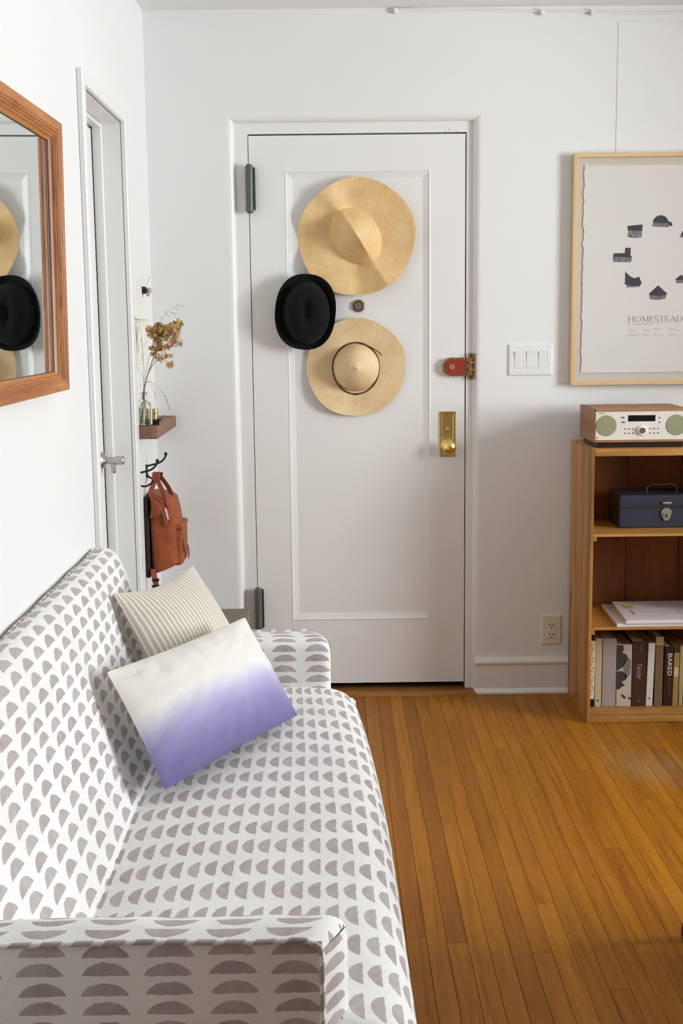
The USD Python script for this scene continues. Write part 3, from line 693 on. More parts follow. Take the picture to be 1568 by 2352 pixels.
# lower hat: rounder crown with a thin dark cord
def h2(X, Z, r, th):
    rc = 0.0880
    dome = np.where(r < rc, np.clip(1 - (r / rc) ** 2.6, 0, None) ** 0.62, 0)
    dome = dome * 0.088 + np.exp(-r / 0.024) * 0.016
    k = np.clip((r - rc) / 0.10, 0, 1)
    d1 = np.angle(np.exp(1j * (th - math.radians(228)))); d2 = np.angle(np.exp(1j * (th - math.radians(40))))
    return 0.008 + dome + k * (0.022 * np.exp(-(d1 / 0.5) ** 2) + 0.016 * np.exp(-(d2 / 0.9) ** 2) + 0.012 * np.exp(-(np.angle(np.exp(1j * (th - math.radians(130)))) / 0.5) ** 2) + 0.002 * np.sin(6 * th))
R2 = lambda th: 0.1860 + 0.002 * np.sin(2 * th + 1) + 0.0015 * np.sin(5 * th)
h2o = thing('straw_hat', 'straw hat with a thin dark cord round its domed crown, lowest of the three hats', 'hat', (0.0915, PY, 1.273))
obj('brim_and_crown', hat(0.0915, 1.2735, R2, h2, y0=PY), M_straw2, h2o, smooth=40)
M_cord = paint('dark_green_cord', (44, 48, 34), 0.8, 0.1, 80)
ccx, ccz = 0.0915 - 0.001, 1.2735 - 0.002
cord = [(ccx + 0.0885 * math.cos(a) * (1 + 0.01 * math.sin(3 * a)), PY - 0.0125 - 0.004 * math.sin(a * 2 + 1) - 0.004, ccz + (0.0955 if math.sin(a) > 0 else 0.0985) * math.sin(a)) for a in np.linspace(0, 2 * np.pi, 60)]
obj('hat_cord', tube(cord, 0.0022, 8, cap=False), M_cord, h2o)
obj('hat_cord', tube([(ccx + 0.018, PY - 0.022, ccz + 0.0945), (ccx + 0.045, PY - 0.024, ccz + 0.082), (ccx + 0.072, PY - 0.024, ccz + 0.068), (ccx + 0.098, PY - 0.026, ccz + 0.046)], 0.0016, 8, res=24), M_cord, h2o)
obj('cord_knot', trimesh.creation.icosphere(2, 0.0042).apply_translation([ccx + 0.004, PY - 0.018, ccz - 0.099]), M_cord, h2o)
# black felt hat
def h3(X, Z, r, th):
    X2 = (X - 0.006) / 0.087; Z2 = (Z + 0.004) / 0.114
    e = np.sqrt(X2 ** 2 + Z2 ** 2)
    dome = np.clip(1 - e ** 3.2, 0, None) ** 0.55 * 0.085
    dent = 0.030 * np.exp(-(((X - 0.004) / 0.020) ** 2 + ((Z + 0.008) / 0.062) ** 2)) + 0.014 * np.exp(-(((X - 0.040) / 0.018) ** 2 + ((Z + 0.03) / 0.030) ** 2)) + 0.012 * np.exp(-(((X + 0.036) / 0.018) ** 2 + ((Z + 0.03) / 0.030) ** 2))
    rn = np.sqrt((X / 0.1145) ** 2 + (Z / 0.1395) ** 2)
    curl = np.clip((rn - 0.78) / 0.22, 0, 1) ** 2 * (0.012 + 0.026 * np.abs(np.cos(th)) ** 1.5)
    return 0.041 + dome - dent * (e < 1.05) * np.clip(1.05 - e, 0, 1) + curl
def R3(th):
    t = th + 0.10
    return 1 / (np.abs(np.cos(t) / 0.1125) ** 2.35 + np.abs(np.sin(t) / 0.1395) ** 2.35) ** (1 / 2.35)
g = G(); nzf = g.noise(g.coord(), 300, 3, 0.6)
M_felt = g.done('black_felt', base_color=g.ramp(nzf, [(0.3, (0.005, 0.005, 0.0055)), (0.7, (0.011, 0.011, 0.012))]), roughness=0.95, sheen_weight=0.05, sheen_roughness=0.6, sheen_tint=(0.7, 0.7, 0.8), normal=g.bump(nzf, 0.3, 0.001), specular_ior_level=0.12)
bh = thing('felt_hat', 'black felt hat with dented oval crown hung between the two straw hats', 'hat', (-0.096, PY, 1.482))
obj('brim_and_crown', hat(-0.0965, 1.4825, R3, h3, y0=PY, thick=0.0035), M_felt, bh, smooth=40)
obj('hat_lining', hat(-0.0965, 1.4825, lambda th: R3(th) * 0.60, lambda X, Z, r, th: 0.0 * X + 0.036, n=40, m=6, thick=0.002, y0=PY), M_felt, bh, smooth=40)
obj('hat_nail', lathe([(0, 0.038), (0.002, 0.038), (0.002, -0.02)], 8, (-0.0965, DYF, 1.52), 'y'), M_steel, bh)

# ------------------------------------------------------------------ framed print right of the door
FX0, FX1, FZ0, FZ1 = 0.8940, 1.5560, 1.1990, 2.0440
M_oakframe = wood('pale_maple', (214, 176, 122), (226, 190, 138), (236, 204, 156), 'z', 10, 12, 0.5, pores=0.1)
M_oakframe_h = wood('pale_maple_rail', (214, 176, 122), (226, 190, 138), (236, 204, 156), 'x', 10, 12, 0.5, pores=0.1)
pf = thing('picture_frame', 'pale maple framed print of a ring of small dark huts on the back wall', 'picture', ((FX0 + FX1) / 2, YB, FZ0))
fprof = [(0, 0.030), (0, 0.0015), (0.001, 0), (0.0125, 0), (0.0138, 0.0014), (0.0138, 0.022)]
for k, s in enumerate(sweep_rect(FX0, FX1, FZ0, FZ1, fprof, lambda a, b, d: (a, YB - 0.036 + d, b))):
    obj('frame_bar', s, M_oakframe if k in (0, 2) else M_oakframe_h, pf)
M_mat = paint('taupe_mat_board', (224, 213, 202), 0.8, 0.01, 5)
obj('mat_board', box(FX0 + 0.010, FX1 - 0.010, YB - 0.0215, YB - 0.003, FZ0 + 0.010, FZ1 - 0.010), M_mat, pf)
rg = random.Random(5)
PX0_, PX1_, PZ0_, PZ1_ = 0.9345, 1.5155, 1.2445, 2.0020
ppts = []
for (ax, az), (bx, bz) in (((PX0_, PZ0_), (PX0_, PZ1_)), ((PX0_, PZ1_), (PX1_, PZ1_)), ((PX1_, PZ1_), (PX1_, PZ0_)), ((PX1_, PZ0_), (PX0_, PZ0_))):
    rough = 0.0016 if ax == bx else 0.0007
    for t in np.linspace(0, 1, 60, endpoint=False): ppts.append((ax + (bx - ax) * t + rg.gauss(0, rough) * (ax == bx), az + (bz - az) * t + rg.gauss(0, rough) * (az == bz)))
M_paper = paint('print_paper', (238, 235, 232), 0.8, 0.008, 6)
prt = obj('paper_print', ext_xz(sg.Polygon(ppts).buffer(0), YB - 0.0250, YB - 0.0232), M_paper, pf, label='white paper with deckled edges, huts and HOMESTEAD lettering')
TPY = YB - 0.0250
def ink(name, poly, mat, d=0.0003): return obj(name, ext_xz(poly, TPY - d, TPY), mat, prt, smooth=False)
M_ink1, M_ink2 = paint('charcoal_ink', (76, 74, 80), 0.8, 0.05, 60), None
g = G(); st_ = g.noise(g.coord(scale=(1, 1, 0.15)), 240, 3, 0.6)
M_ink2 = g.done('streaked_ink', base_color=g.ramp(st_, [(0.35, lin(88, 84, 92)), (0.65, lin(168, 162, 168))]), roughness=0.8)
S = 0.1675 / 105.2      # metres per pixel of the photograph at the print
def px(x, y): return (1.2236 + (x - 1518.0) * 0.001615, 1.797 - (y - 510.0) * 0.001600)
def hut(roof, wall):
    ink('hut_roof', sg.Polygon([px(*p) for p in roof]).buffer(0), M_ink1); ink('hut_wall', sg.Polygon([px(*p) for p in wall]).buffer(0), M_ink2)
cz = lambda pts: [(1400 + a / 7.84, 480 + b / 7.84) for a, b in pts]
hut(cz([(305, 305), (585, 280), (575, 390), (325, 385)]), cz([(325, 385), (575, 388), (572, 505), (440, 522), (390, 515), (318, 495)]))
dome_ = [(760, 250)] + [(905 + 140 * math.cos(a), 255 - 135 * math.sin(a)) for a in np.linspace(math.pi * 0.96, 0.2, 14)] + [(1060, 235), (1105, 245), (1118, 325), (1060, 300), (1040, 255)]
hut(cz(dome_), cz([(770, 248), (1040, 250), (1065, 300), (1040, 338), (950, 325), (860, 330), (752, 312)]))
hut(cz([(62, 850), (70, 800), (95, 785), (275, 785), (280, 692), (378, 690), (378, 830), (400, 845), (400, 860)]), cz([(62, 850), (400, 855), (398, 925), (375, 948), (250, 945), (90, 945), (62, 920)]))
hut(cz([(290, 1115), (340, 1165), (400, 1215), (470, 1238), (520, 1215), (540, 1205), (590, 1325), (560, 1370), (420, 1365), (310, 1350), (275, 1330), (290, 1310)]), cz([(310, 1352), (560, 1368), (545, 1392), (420, 1400), (320, 1395)]))
hut(cz([(725, 1520), (890, 1368), (1055, 1515), (1040, 1545), (890, 1560), (735, 1540)]), cz([(738, 1540), (890, 1560), (1040, 1545), (1035, 1600), (960, 1625), (860, 1632), (745, 1615)]))
hut(cz([(1195, 1262), (1300, 1180), (1410, 1262), (1395, 1280), (1210, 1275)]), cz([(1210, 1275), (1395, 1280), (1390, 1335), (1215, 1335)]))
hut(cz([(1280, 450), (1340, 340), (1400, 330), (1450, 500), (1270, 480)]), cz([(1270, 480), (1450, 500), (1440, 530), (1240, 515)]))
hut(cz([(1480, 800), (1560, 720), (1660, 800), (1650, 840), (1490, 840)]), cz([(1490, 840), (1650, 840), (1645, 930), (1495, 930)]))
# HOMESTEAD in thin roman capitals, drawn stroke by stroke
M_ink3 = paint('grey_green_ink', (164, 160, 146), 0.8, 0)
def roman(ch):
    """strokes of one capital in a unit-high box: (polygon list, advance)"""
    B = sg.box; T, t, s = 0.135, 0.05, 0.035
    ser = lambda x, y, w=0.30: B(x - w / 2, y - s / 2, x + w / 2, y + s / 2)
    stem = lambda x: [B(x - T / 2, 0, x + T / 2, 1), ser(x, s / 2), ser(x, 1 - s / 2)]
    bar = lambda x0, y0, x1, y1, w: sg.LineString([(x0, y0), (x1, y1)]).buffer(w / 2, cap_style=2)
    if ch == 'H': return stem(0.17) + stem(0.78) + [B(0.17, 0.50, 0.78, 0.50 + t)], 1.0
    if ch == 'O':
        o = [(0.48 + 0.46 * math.cos(a), 0.5 + 0.52 * math.sin(a)) for a in np.linspace(0, 2 * np.pi, 40)]; i = [(0.48 + 0.335 * math.cos(a), 0.5 + 0.475 * math.sin(a)) for a in np.linspace(0, 2 * np.pi, 40)]
        return [sg.Polygon(o, [i])], 1.0
    if ch == 'M': return [bar(0.14, 0, 0.17, 1, t), bar(0.17, 1, 0.52, 0.02, T), bar(0.52, 0.02, 0.86, 1, t), bar(0.90, 0, 0.87, 1, T), ser(0.14, s / 2), ser(0.9, s / 2), ser(0.12, 1 - s / 2, 0.2), ser(0.92, 1 - s / 2, 0.2)], 1.08
    if ch == 'E': return stem(0.17) + [B(0.17, 0, 0.62, t), B(0.17, 1 - t, 0.60, 1), B(0.17, 0.50, 0.5, 0.50 + t), bar(0.60, 0, 0.66, 0.24, t), bar(0.58, 1, 0.60, 0.80, t), B(0.47, 0.42, 0.50, 0.63)], 0.76
    if ch == 'S':
        c = [(0.50, 0.74), (0.48, 0.97), (0.27, 1.0), (0.08, 0.88), (0.10, 0.68), (0.30, 0.52), (0.50, 0.36), (0.52, 0.12), (0.30, 0.0), (0.10, 0.05), (0.06, 0.28)]
        q = np.array(c); tt = np.linspace(0, 1, len(c)); cs = CubicSpline(tt, q)(np.linspace(0, 1, 40))
        return [sg.LineString(cs[:9]).buffer(t / 2), sg.LineString(cs[8:31]).buffer(T / 2 * 0.85), sg.LineString(cs[30:]).buffer(t / 2)], 0.66
    if ch == 'T': return stem(0.38) + [B(0.02, 1 - t, 0.74, 1), bar(0.03, 1, 0.02, 0.78, t), bar(0.73, 1, 0.74, 0.78, t)], 0.80
    if ch == 'A': return [bar(0.06, 0, 0.42, 1, t), bar(0.42, 1, 0.80, 0, T), B(0.18, 0.34, 0.66, 0.34 + t), ser(0.06, s / 2, 0.24), ser(0.80, s / 2, 0.3)], 0.90
    if ch == 'D':
        o = [(0.17, 0)] + [(0.36 + 0.50 * math.cos(a), 0.5 + 0.5 * math.sin(a)) for a in np.linspace(-np.pi / 2, np.pi / 2, 30)] + [(0.17, 1)]
        i = [(0.17, t)] + [(0.36 + 0.37 * math.cos(a), 0.5 + 0.45 * math.sin(a)) for a in np.linspace(-np.pi / 2, np.pi / 2, 30)] + [(0.17, 1 - t)]
        return stem(0.17) + [sg.Polygon(o).difference(sg.Polygon(i))], 0.95
from shapely.ops import unary_union
from shapely import affinity
xx = px(1445, 0)[0]; zz = px(0, 738.5)[1]; hh = px(0, 725)[1] - zz; wtot = px(1572.5, 0)[0] - xx
adv = sum(roman(c)[1] for c in 'HOMESTEAD'); sxx = wtot / adv
for ch in 'HOMESTEAD':
    pl, a = roman(ch); u = unary_union(pl)
    u = affinity.affine_transform(u, [sxx, 0, 0, hh, xx, zz])
    obj('printed_letter', [ext_xz(q, TPY - 0.0003, TPY) for q in getattr(u, 'geoms', [u])], M_ink3, prt, smooth=False); xx += a * sxx
M_ink4 = paint('pale_grey_ink', (196, 192, 184), 0.8, 0)
rg = random.Random(9)
for y0, segs in ((742.5, [(1446, 1452), (1457, 1472), (1474, 1480), (1484, 1498), (1501, 1505)]), (754.3, [(1446, 1451), (1480, 1484), (1506, 1525), (1539, 1552)]), (756.8, [(1446, 1467), (1482, 1499), (1506, 1518), (1539, 1568)]), (766.0, [(1446, 1462), (1480, 1495), (1506, 1512), (1539, 1554)]), (768.6, [(1446, 1475), (1481, 1501), (1506, 1535), (1540, 1564)])):
    bits = []
    for a, b in segs:
        x = a
        while x < b:
            wd = rg.uniform(1.0, 3.0); p, q = px(x, y0), px(min(x + wd, b), y0 + rg.uniform(0.9, 1.6)); bits.append(ext_xz(sg.box(p[0], q[1], q[0], p[1]), TPY - 0.0003, TPY)); x += wd + 0.5
    obj('fine_print', bits, M_ink3 if y0 < 750 else M_ink4, prt, smooth=False, kind='stuff')
g = G(); fr = g.add('fresnel', IOR=1.3); tr = g.add('transparent_bsdf', color=(0.985, 0.985, 0.98)); gl = g.add('glossy_bsdf', roughness=0.05)
mx = g.add('mix_closure', fac=L(g.m('multiply', L(fr + '.fac'), 0.15)), closure1=L(tr + '.BSDF'), closure2=L(gl + '.BSDF'))
M_pglass = usdkit.material(stage, '/World/Looks/picture_glazing', g.nodes, g.links, surface=f'{mx}.closure')
obj('glazing', box(FX0 + 0.0135, FX1 - 0.0135, YB - 0.0310, YB - 0.0298, FZ0 + 0.0135, FZ1 - 0.0135), M_pglass, pf)

# ------------------------------------------------------------------ switch plate and outlet
def plate_prof(): return [(0, 0), (0.0005, -0.003), (0.003, -0.0060), (0.006, -0.0068)]
sw = thing('light_switch', 'white three gang rocker switch plate between the door and the framed print', 'switch', (0.7475, YB, 1.238))
X0, X1, Z0, Z1 = 0.6645, 0.8310, 1.2365, 1.3535
obj('cover_plate', sweep_rect(X0, X1, Z0, Z1, plate_prof(), lambda a, b, d: (a, YB + d, b)) + [box(X0 + 0.0055, X1 - 0.0055, YB - 0.0068, YB, Z0 + 0.0055, Z1 - 0.0055)], M_white, sw)
for xc in (0.7045, 0.7495, 0.7945):
    rk = [(YB - 0.0066, 1.2655), (YB - 0.0076, 1.2655), (YB - 0.0080, 1.296), (YB - 0.0110, 1.3265), (YB - 0.0066, 1.3265)]
    obj('rocker_gap_shade', box(xc - 0.0180, xc + 0.0180, YB - 0.0072, YB - 0.005, 1.2640, 1.3280), paint(f'switch_gap_shade_{int(xc * 1000)}', (212, 210, 206), 0.6, 0), sw)  # raised grey pad round the rocker, gap shade put into its colour
    obj('rocker', ext_yz(sg.Polygon(rk), xc - 0.0165, xc + 0.0165), M_white, sw)
    for zz in (1.3410, 1.2500): obj('screw', lathe([(0, 0.0014), (0.0018, 0.0012), (0.0026, 0)], 12, (xc, YB - 0.0068, zz), 'y'), M_white, sw)
ot = thing('wall_outlet', 'ivory duplex outlet plate low on the wall beside the crate shelf', 'outlet', (0.8405, YB, 0.19))
M_ivory = paint('ivory_plastic', (232, 224, 210), 0.35, 0)
X0, X1, Z0, Z1 = 0.8020, 0.8800, 0.1910, 0.3110
obj('cover_plate', sweep_rect(X0, X1, Z0, Z1, plate_prof(), lambda a, b, d: (a, YB + d, b)) + [box(X0 + 0.0055, X1 - 0.0055, YB - 0.0068, YB, Z0 + 0.0055, Z1 - 0.0055)], M_ivory, ot)
fc = obj('socket_face', box(0.8245, 0.8575, YB - 0.0085, YB - 0.006, 0.218, 0.284, 0.001), M_ivory, ot)
for zc in (0.270, 0.2325):
    for dx, w in ((-0.0065, 0.0016), (0.0065, 0.0016)): obj('slot', box(0.841 + dx - w, 0.841 + dx + w, YB - 0.0088, YB - 0.0083, zc - 0.004, zc + 0.004), M_gap, fc)
    obj('ground_hole', lathe([(0, 0.0003), (0.0026, 0.0003), (0.0026, 0)], 12, (0.841, YB - 0.0085, zc - 0.011), 'y'), M_gap, fc)

# ------------------------------------------------------------------ crate bookcase on the floor against the back wall
KX0, KX1, KY0, KY1, KZ = 0.9045, 1.5250, 4.365, 4.738, 0.993
M_crate = wood('aged_pine', (112, 68, 26), (180, 126, 60), (206, 154, 84), 'z', 11, 11, 0.5, knots=True, pores=0.25)
M_crate_h = wood('aged_pine_board', (142, 92, 36), (190, 136, 66), (208, 158, 84), 'x', 9, 9, 0.5, knots=True, pores=0.25)
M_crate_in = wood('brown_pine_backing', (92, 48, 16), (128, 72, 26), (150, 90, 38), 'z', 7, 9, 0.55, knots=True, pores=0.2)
ck = thing('crate_bookcase', 'worn pine crate bookcase with three open compartments right of the door', 'bookcase', ((KX0 + KX1) / 2, (KY0 + KY1) / 2, 0))
tilt = lambda m: m
for x0, x1 in ((KX0, KX0 + 0.0115), (KX1 - 0.0115, KX1)):
    obj('side_board', box(x0, x1, KY0, KY1, 0, KZ - 0.001, 0.0012), M_crate, ck)
obj('top_board', box(KX0 + 0.0118, KX1 - 0.0118, KY0, KY1, KZ - 0.024, KZ, 0.0015), M_crate_h, ck)
obj('bottom_board', box(KX0 + 0.0118, KX1 - 0.0118, KY0, KY1, 0.0005, 0.022, 0.0015), M_crate_h, ck)
SH1, SH2 = 0.692, 0.353
for z in (SH1, SH2):
    obj('shelf_board', box(KX0 + 0.0118, KX1 - 0.0118, KY0 + 0.001, KY1 - 0.008, z - 0.0095, z, 0.001), M_crate_h, ck)
    for x0, x1 in ((KX0 + 0.0115, KX0 + 0.024), (KX1 - 0.024, KX1 - 0.0115)):
        obj('shelf_cleat', box(x0, x1, KY0 + 0.002, KY1 - 0.01, z - 0.0255, z - 0.0095, 0.001), M_crate, ck)
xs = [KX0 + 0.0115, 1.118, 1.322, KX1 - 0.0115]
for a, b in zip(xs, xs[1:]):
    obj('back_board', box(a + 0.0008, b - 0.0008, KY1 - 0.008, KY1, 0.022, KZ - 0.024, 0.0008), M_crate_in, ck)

# radio on the crate
RX0, RX1, RY0, RY1, RZ0, RZ1 = 0.9240, 1.2540, 4.4200, 4.6850, 1.0120, 1.1300
M_walnut = wood('walnut_veneer', (128, 88, 52), (160, 114, 70), (178, 132, 86), 'x', 12, 14, 0.45, pores=0.2)
M_walnut_v = wood('walnut_veneer_side', (118, 78, 44), (150, 104, 62), (168, 122, 78), 'y', 12, 14, 0.45, pores=0.2)
rd = thing('radio', 'walnut table radio with white front and two green speakers on the crate', 'radio', ((RX0 + RX1) / 2, (RY0 + RY1) / 2, KZ))
shell = sg.box(RX0, RZ0, RX1, RZ1).difference(sg.box(RX0 + 0.0045, RZ0 + 0.0085, RX1 - 0.0045, RZ1 - 0.0085))
obj('cabinet_top', box(RX0 + 0.0002, RX1 - 0.0002, RY0, RY1, RZ1 - 0.009, RZ1, 0.001), M_walnut, rd)
obj('cabinet_bottom', box(RX0 + 0.0002, RX1 - 0.0002, RY0, RY1, RZ0, RZ0 + 0.009, 0.001), M_walnut, rd)
for a in (RX0, RX1 - 0.0045): obj('cabinet_side', box(a, a + 0.0045, RY0, RY1, RZ0, RZ1, 0.0008), M_walnut_v, rd)
obj('cabinet_rear', box(RX0 + 0.004, RX1 - 0.004, RY1 - 0.006, RY1 - 0.001, RZ0 + 0.008, RZ1 - 0.008), M_black, rd)
M_rface = paint('radio_white_front', (226, 220, 212), 0.4, 0.01)
face = obj('front_panel', box(RX0 + 0.0045, RX1 - 0.0045, RY0 + 0.0015, RY0 + 0.02, RZ0 + 0.0087, RZ1 - 0.0087), M_rface, rd, label='off-white front panel')
M_grille = paint('sage_speaker_cloth', (146, 148, 116), 0.8, 0.06, 60, 0.4, 500)
RF = RY0 + 0.0015
for xc in (0.9655, 1.2125):
    obj('speaker_grille', lathe([(0, 0.0022), (0.030, 0.0022), (0.0355, 0.0018), (0.0370, 0)], 48, (xc, RF, 1.0715), 'y'), M_grille, face, label='round sage green speaker cloth')
obj('display', box(1.0425, 1.1385, RF - 0.0012, RF, 1.0860, 1.1075, 0.0004), paint('display_glass', (18, 18, 20), 0.12, 0), face, label='dark display window')
obj('dial_ring', lathe([(0, 0.010), (0.0125, 0.010), (0.0160, 0.0085), (0.0175, 0.003), (0.0178, 0)], 36, (1.0925, RF, 1.0545), 'y'), M_white, face)
obj('dial_cap', lathe([(0, 0.0145), (0.0085, 0.0145), (0.0100, 0.0130), (0.0103, 0.009)], 32, (1.0925, RF, 1.0545), 'y'), paint('dial_grey', (104, 94, 90), 0.4, 0), face)
M_btn = paint('grey_button', (96, 90, 80), 0.4, 0.1, 50)
for xb in (1.0330, 1.0465, 1.0605, 1.1225, 1.1360, 1.1495):
    for zb in (1.0595, 1.0440): obj('button', lathe([(0, 0.002), (0.0020, 0.0018), (0.0026, 0)], 12, (xb, RF, zb), 'y'), M_btn, face)
for xb, zb in ((1.0205, 1.1005), (1.0265, 1.0995), (1.0225, 1.0835), (1.0290, 1.0835), (1.1540, 1.0985), (1.1540, 1.0825)):
    obj('button', lathe([(0, 0.002), (0.0022, 0.0018), (0.0028, 0)], 12, (xb, RF, zb), 'y'), M_btn, face)
obj('button', lathe([(0, 0.002), (0.0018, 0.0018), (0.0024, 0)], 12, (0.9350, RF, 1.0290), 'y'), M_btn, face)
obj('maker_mark', [box(0.9375 + k * 0.0042, 0.9375 + k * 0.0042 + 0.003, RF - 0.0003, RF, 1.1140, 1.1160) for k in range(6)], M_btn, face, smooth=False, kind='stuff')
obj('top_mark', box(1.075, 1.100, 4.515, 4.523, RZ1 - 0.0002, RZ1 + 0.0004), M_black, rd)
obj('plinth', box(RX0 + 0.012, RX1 - 0.012, RY0 + 0.012, RY1 - 0.012, KZ + 0.0004, RZ0 + 0.0005, 0.002), M_black, rd)

# metal cash box on the top shelf
BX0, BX1, BY0, BY1, BZ0 = 1.0330, 1.3750, 4.488, 4.660, SH1 + 0.0006
M_navy = paint('dark_blue_enamel', (50, 51, 66), 0.42, 0.06, 20, 0.1, 200)
tb = thing('cash_box', 'dark blue metal box with a wire handle and silver latch inside the crate', 'box', ((BX0 + BX1) / 2, (BY0 + BY1) / 2, BZ0))
obj('box_body', rbox(BX0, BX1, BY0, BY1, BZ0, BZ0 + 0.084, 0.007), M_navy, tb)
obj('box_lid', rbox(BX0 - 0.0012, BX1 + 0.0012, BY0 - 0.0012, BY1 + 0.0012, BZ0 + 0.076, BZ0 + 0.122, 0.009), M_navy, tb)
obj('lid_seam', box(BX0 - 0.0004, BX1 + 0.0004, BY0 - 0.0022, BY0 + 0.004, BZ0 + 0.0725, BZ0 + 0.0765), M_gap, tb)
M_latch = paint('dull_nickel', (186, 186, 172), 0.38, 0.12, 60, metal=0.8)
lx, ly = 1.2035, BY0 - 0.002
shield = sg.Polygon([(lx + 0.0195 * math.sin(a) * (1 if math.cos(a) > -0.2 else 0.9), BZ0 + 0.056 + (0.018 if math.cos(a) > 0 else 0.029) * math.cos(a)) for a in np.linspace(0, 2 * np.pi, 40)])
la = obj('latch', ext_xz(shield, ly - 0.004, ly), M_latch, tb, label='silver shield-shaped latch')
obj('latch_boss', ext_xz(sg.Point(lx, BZ0 + 0.052).buffer(0.011), ly - 0.0065, ly - 0.003), M_latch, la)
obj('keyhole', ext_xz(sg.box(lx - 0.003, BZ0 + 0.041, lx + 0.003, BZ0 + 0.052), ly - 0.0072, ly - 0.006), M_gap, la)
obj('latch_tab', rbox(lx - 0.0165, lx + 0.0165, ly - 0.009, ly, BZ0 + 0.0865, BZ0 + 0.0965, 0.004), M_latch, la)
hyy, hzz = (BY0 + BY1) / 2 - 0.02, BZ0 + 0.121
obj('handle', tube([(lx - 0.052, hyy, hzz), (lx - 0.054, hyy, hzz + 0.016), (lx - 0.048, hyy - 0.002, hzz + 0.026), (lx - 0.02, hyy - 0.003, hzz + 0.030), (lx + 0.02, hyy - 0.003, hzz + 0.030), (lx + 0.048, hyy - 0.002, hzz + 0.026), (lx + 0.054, hyy, hzz + 0.016), (lx + 0.052, hyy, hzz)], 0.0019, 8, res=50), M_steel, tb)

# two flat books on the middle shelf, a blade of a plant
M_pages = paint('page_edges', (226, 218, 204), 0.85, 0.02, 200)
def flat_book(name, label, quad, z0, z1, mat):
    t = thing(name, label, 'book', (quad[0][0] + 0.15, quad[0][1] + 0.15, z0))
    p = sg.Polygon(quad); obj('page_block', ext_xy(p.buffer(-0.003, join_style=2), z0 + 0.0012, z1 - 0.0012), M_pages, t)
    obj('front_cover', ext_xy(p, z1 - 0.0012, z1), mat, t); obj('rear_cover', ext_xy(p, z0, z0 + 0.0012), mat, t)
    a, b = np.array(quad[0]), np.array(quad[1]); obj('spine', box(min(a[0], b[0]), max(a[0], b[0]), a[1] - 0.0012, a[1] + 0.001, z0, z1), mat, t)
    return t
M_bk_white = paint('white_cover', (232, 228, 226), 0.4, 0.01)
fb1 = flat_book('magazine', 'larger white magazine lying flat underneath on the middle crate shelf', [(1.009, 4.378), (1.345, 4.378), (1.345, 4.690), (1.018, 4.690)], SH2 + 0.0004, SH2 + 0.012, M_bk_white)
g = G(); v = g.coord(); nz_ = g.noise(v, 18, 3, 0.5)
M_bk_art = g.done('white_cover_with_colour', base_color=g.ramp(nz_, [(0.0, lin(232, 226, 226)), (0.62, lin(230, 224, 226)), (0.68, lin(214, 190, 200)), (0.74, lin(230, 224, 222))]), roughness=0.4)
fb2 = flat_book('magazine', 'white magazine with yellow and orange splashes lying on top of another', [(1.040, 4.372), (1.360, 4.372), (1.360, 4.672), (1.054, 4.672)], SH2 + 0.0122, SH2 + 0.0262, M_bk_art)
zc = SH2 + 0.0262
blob = lambda cx, cy, rx, ry, seed: sg.Polygon([(cx + rx * (1 + 0.25 * math.sin(3 * a + seed)) * math.cos(a), cy + ry * (1 + 0.2 * math.cos(2 * a + seed)) * math.sin(a)) for a in np.linspace(0, 2 * np.pi, 28)])
obj('colour_splash', ext_xy(blob(1.092, 4.575, 0.020, 0.030, 1), zc, zc + 0.0003), paint('mustard_print', (206, 172, 70), 0.5, 0.1, 60), fb2)
obj('colour_splash', ext_xy(blob(1.090, 4.495, 0.004, 0.030, 2), zc, zc + 0.0003), paint('orange_print', (216, 128, 84), 0.5, 0.1, 60), fb2)
obj('colour_splash', ext_xy(blob(1.088, 4.462, 0.005, 0.005, 2), zc, zc + 0.0003), paint('plum_print', (120, 84, 96), 0.5, 0.1, 60), fb2)
obj('colour_splash', ext_xy(sg.LineString([(1.115, 4.440), (1.15, 4.425), (1.19, 4.432)]).buffer(0.0012), zc, zc + 0.0003), paint('mauve_print', (170, 150, 160), 0.5, 0), fb2)
pl_ = thing('potted_plant', 'narrow green leaf blade of a small plant at the left of the middle shelf', 'plant', (0.945, 4.52, SH2))
M_leaf = paint('leaf_green', (62, 92, 44), 0.5, 0.15, 30)
obj('pot', lathe([(0, SH2 + 0.0005), (0.016, SH2 + 0.0005), (0.020, SH2 + 0.035), (0.018, SH2 + 0.035), (0.017, SH2 + 0.03), (0, SH2 + 0.03)], 20, (0.940, 4.60, 0)), paint('small_clay_pot', (150, 88, 60), 0.8, 0.05), pl_)
obj('leaf', ribbon([(0.940, 4.60, SH2 + 0.03), (0.950, 4.565, SH2 + 0.10), (0.962, 4.525, SH2 + 0.150), (0.982, 4.50, SH2 + 0.190)], (0.3, 1, 0), 0.006, 0.0008), M_leaf, pl_)
obj('leaf', ribbon([(0.940, 4.60, SH2 + 0.03), (0.936, 4.58, SH2 + 0.09), (0.929, 4.55, SH2 + 0.13)], (1, 0.2, 0), 0.006, 0.0008), M_leaf, pl_)

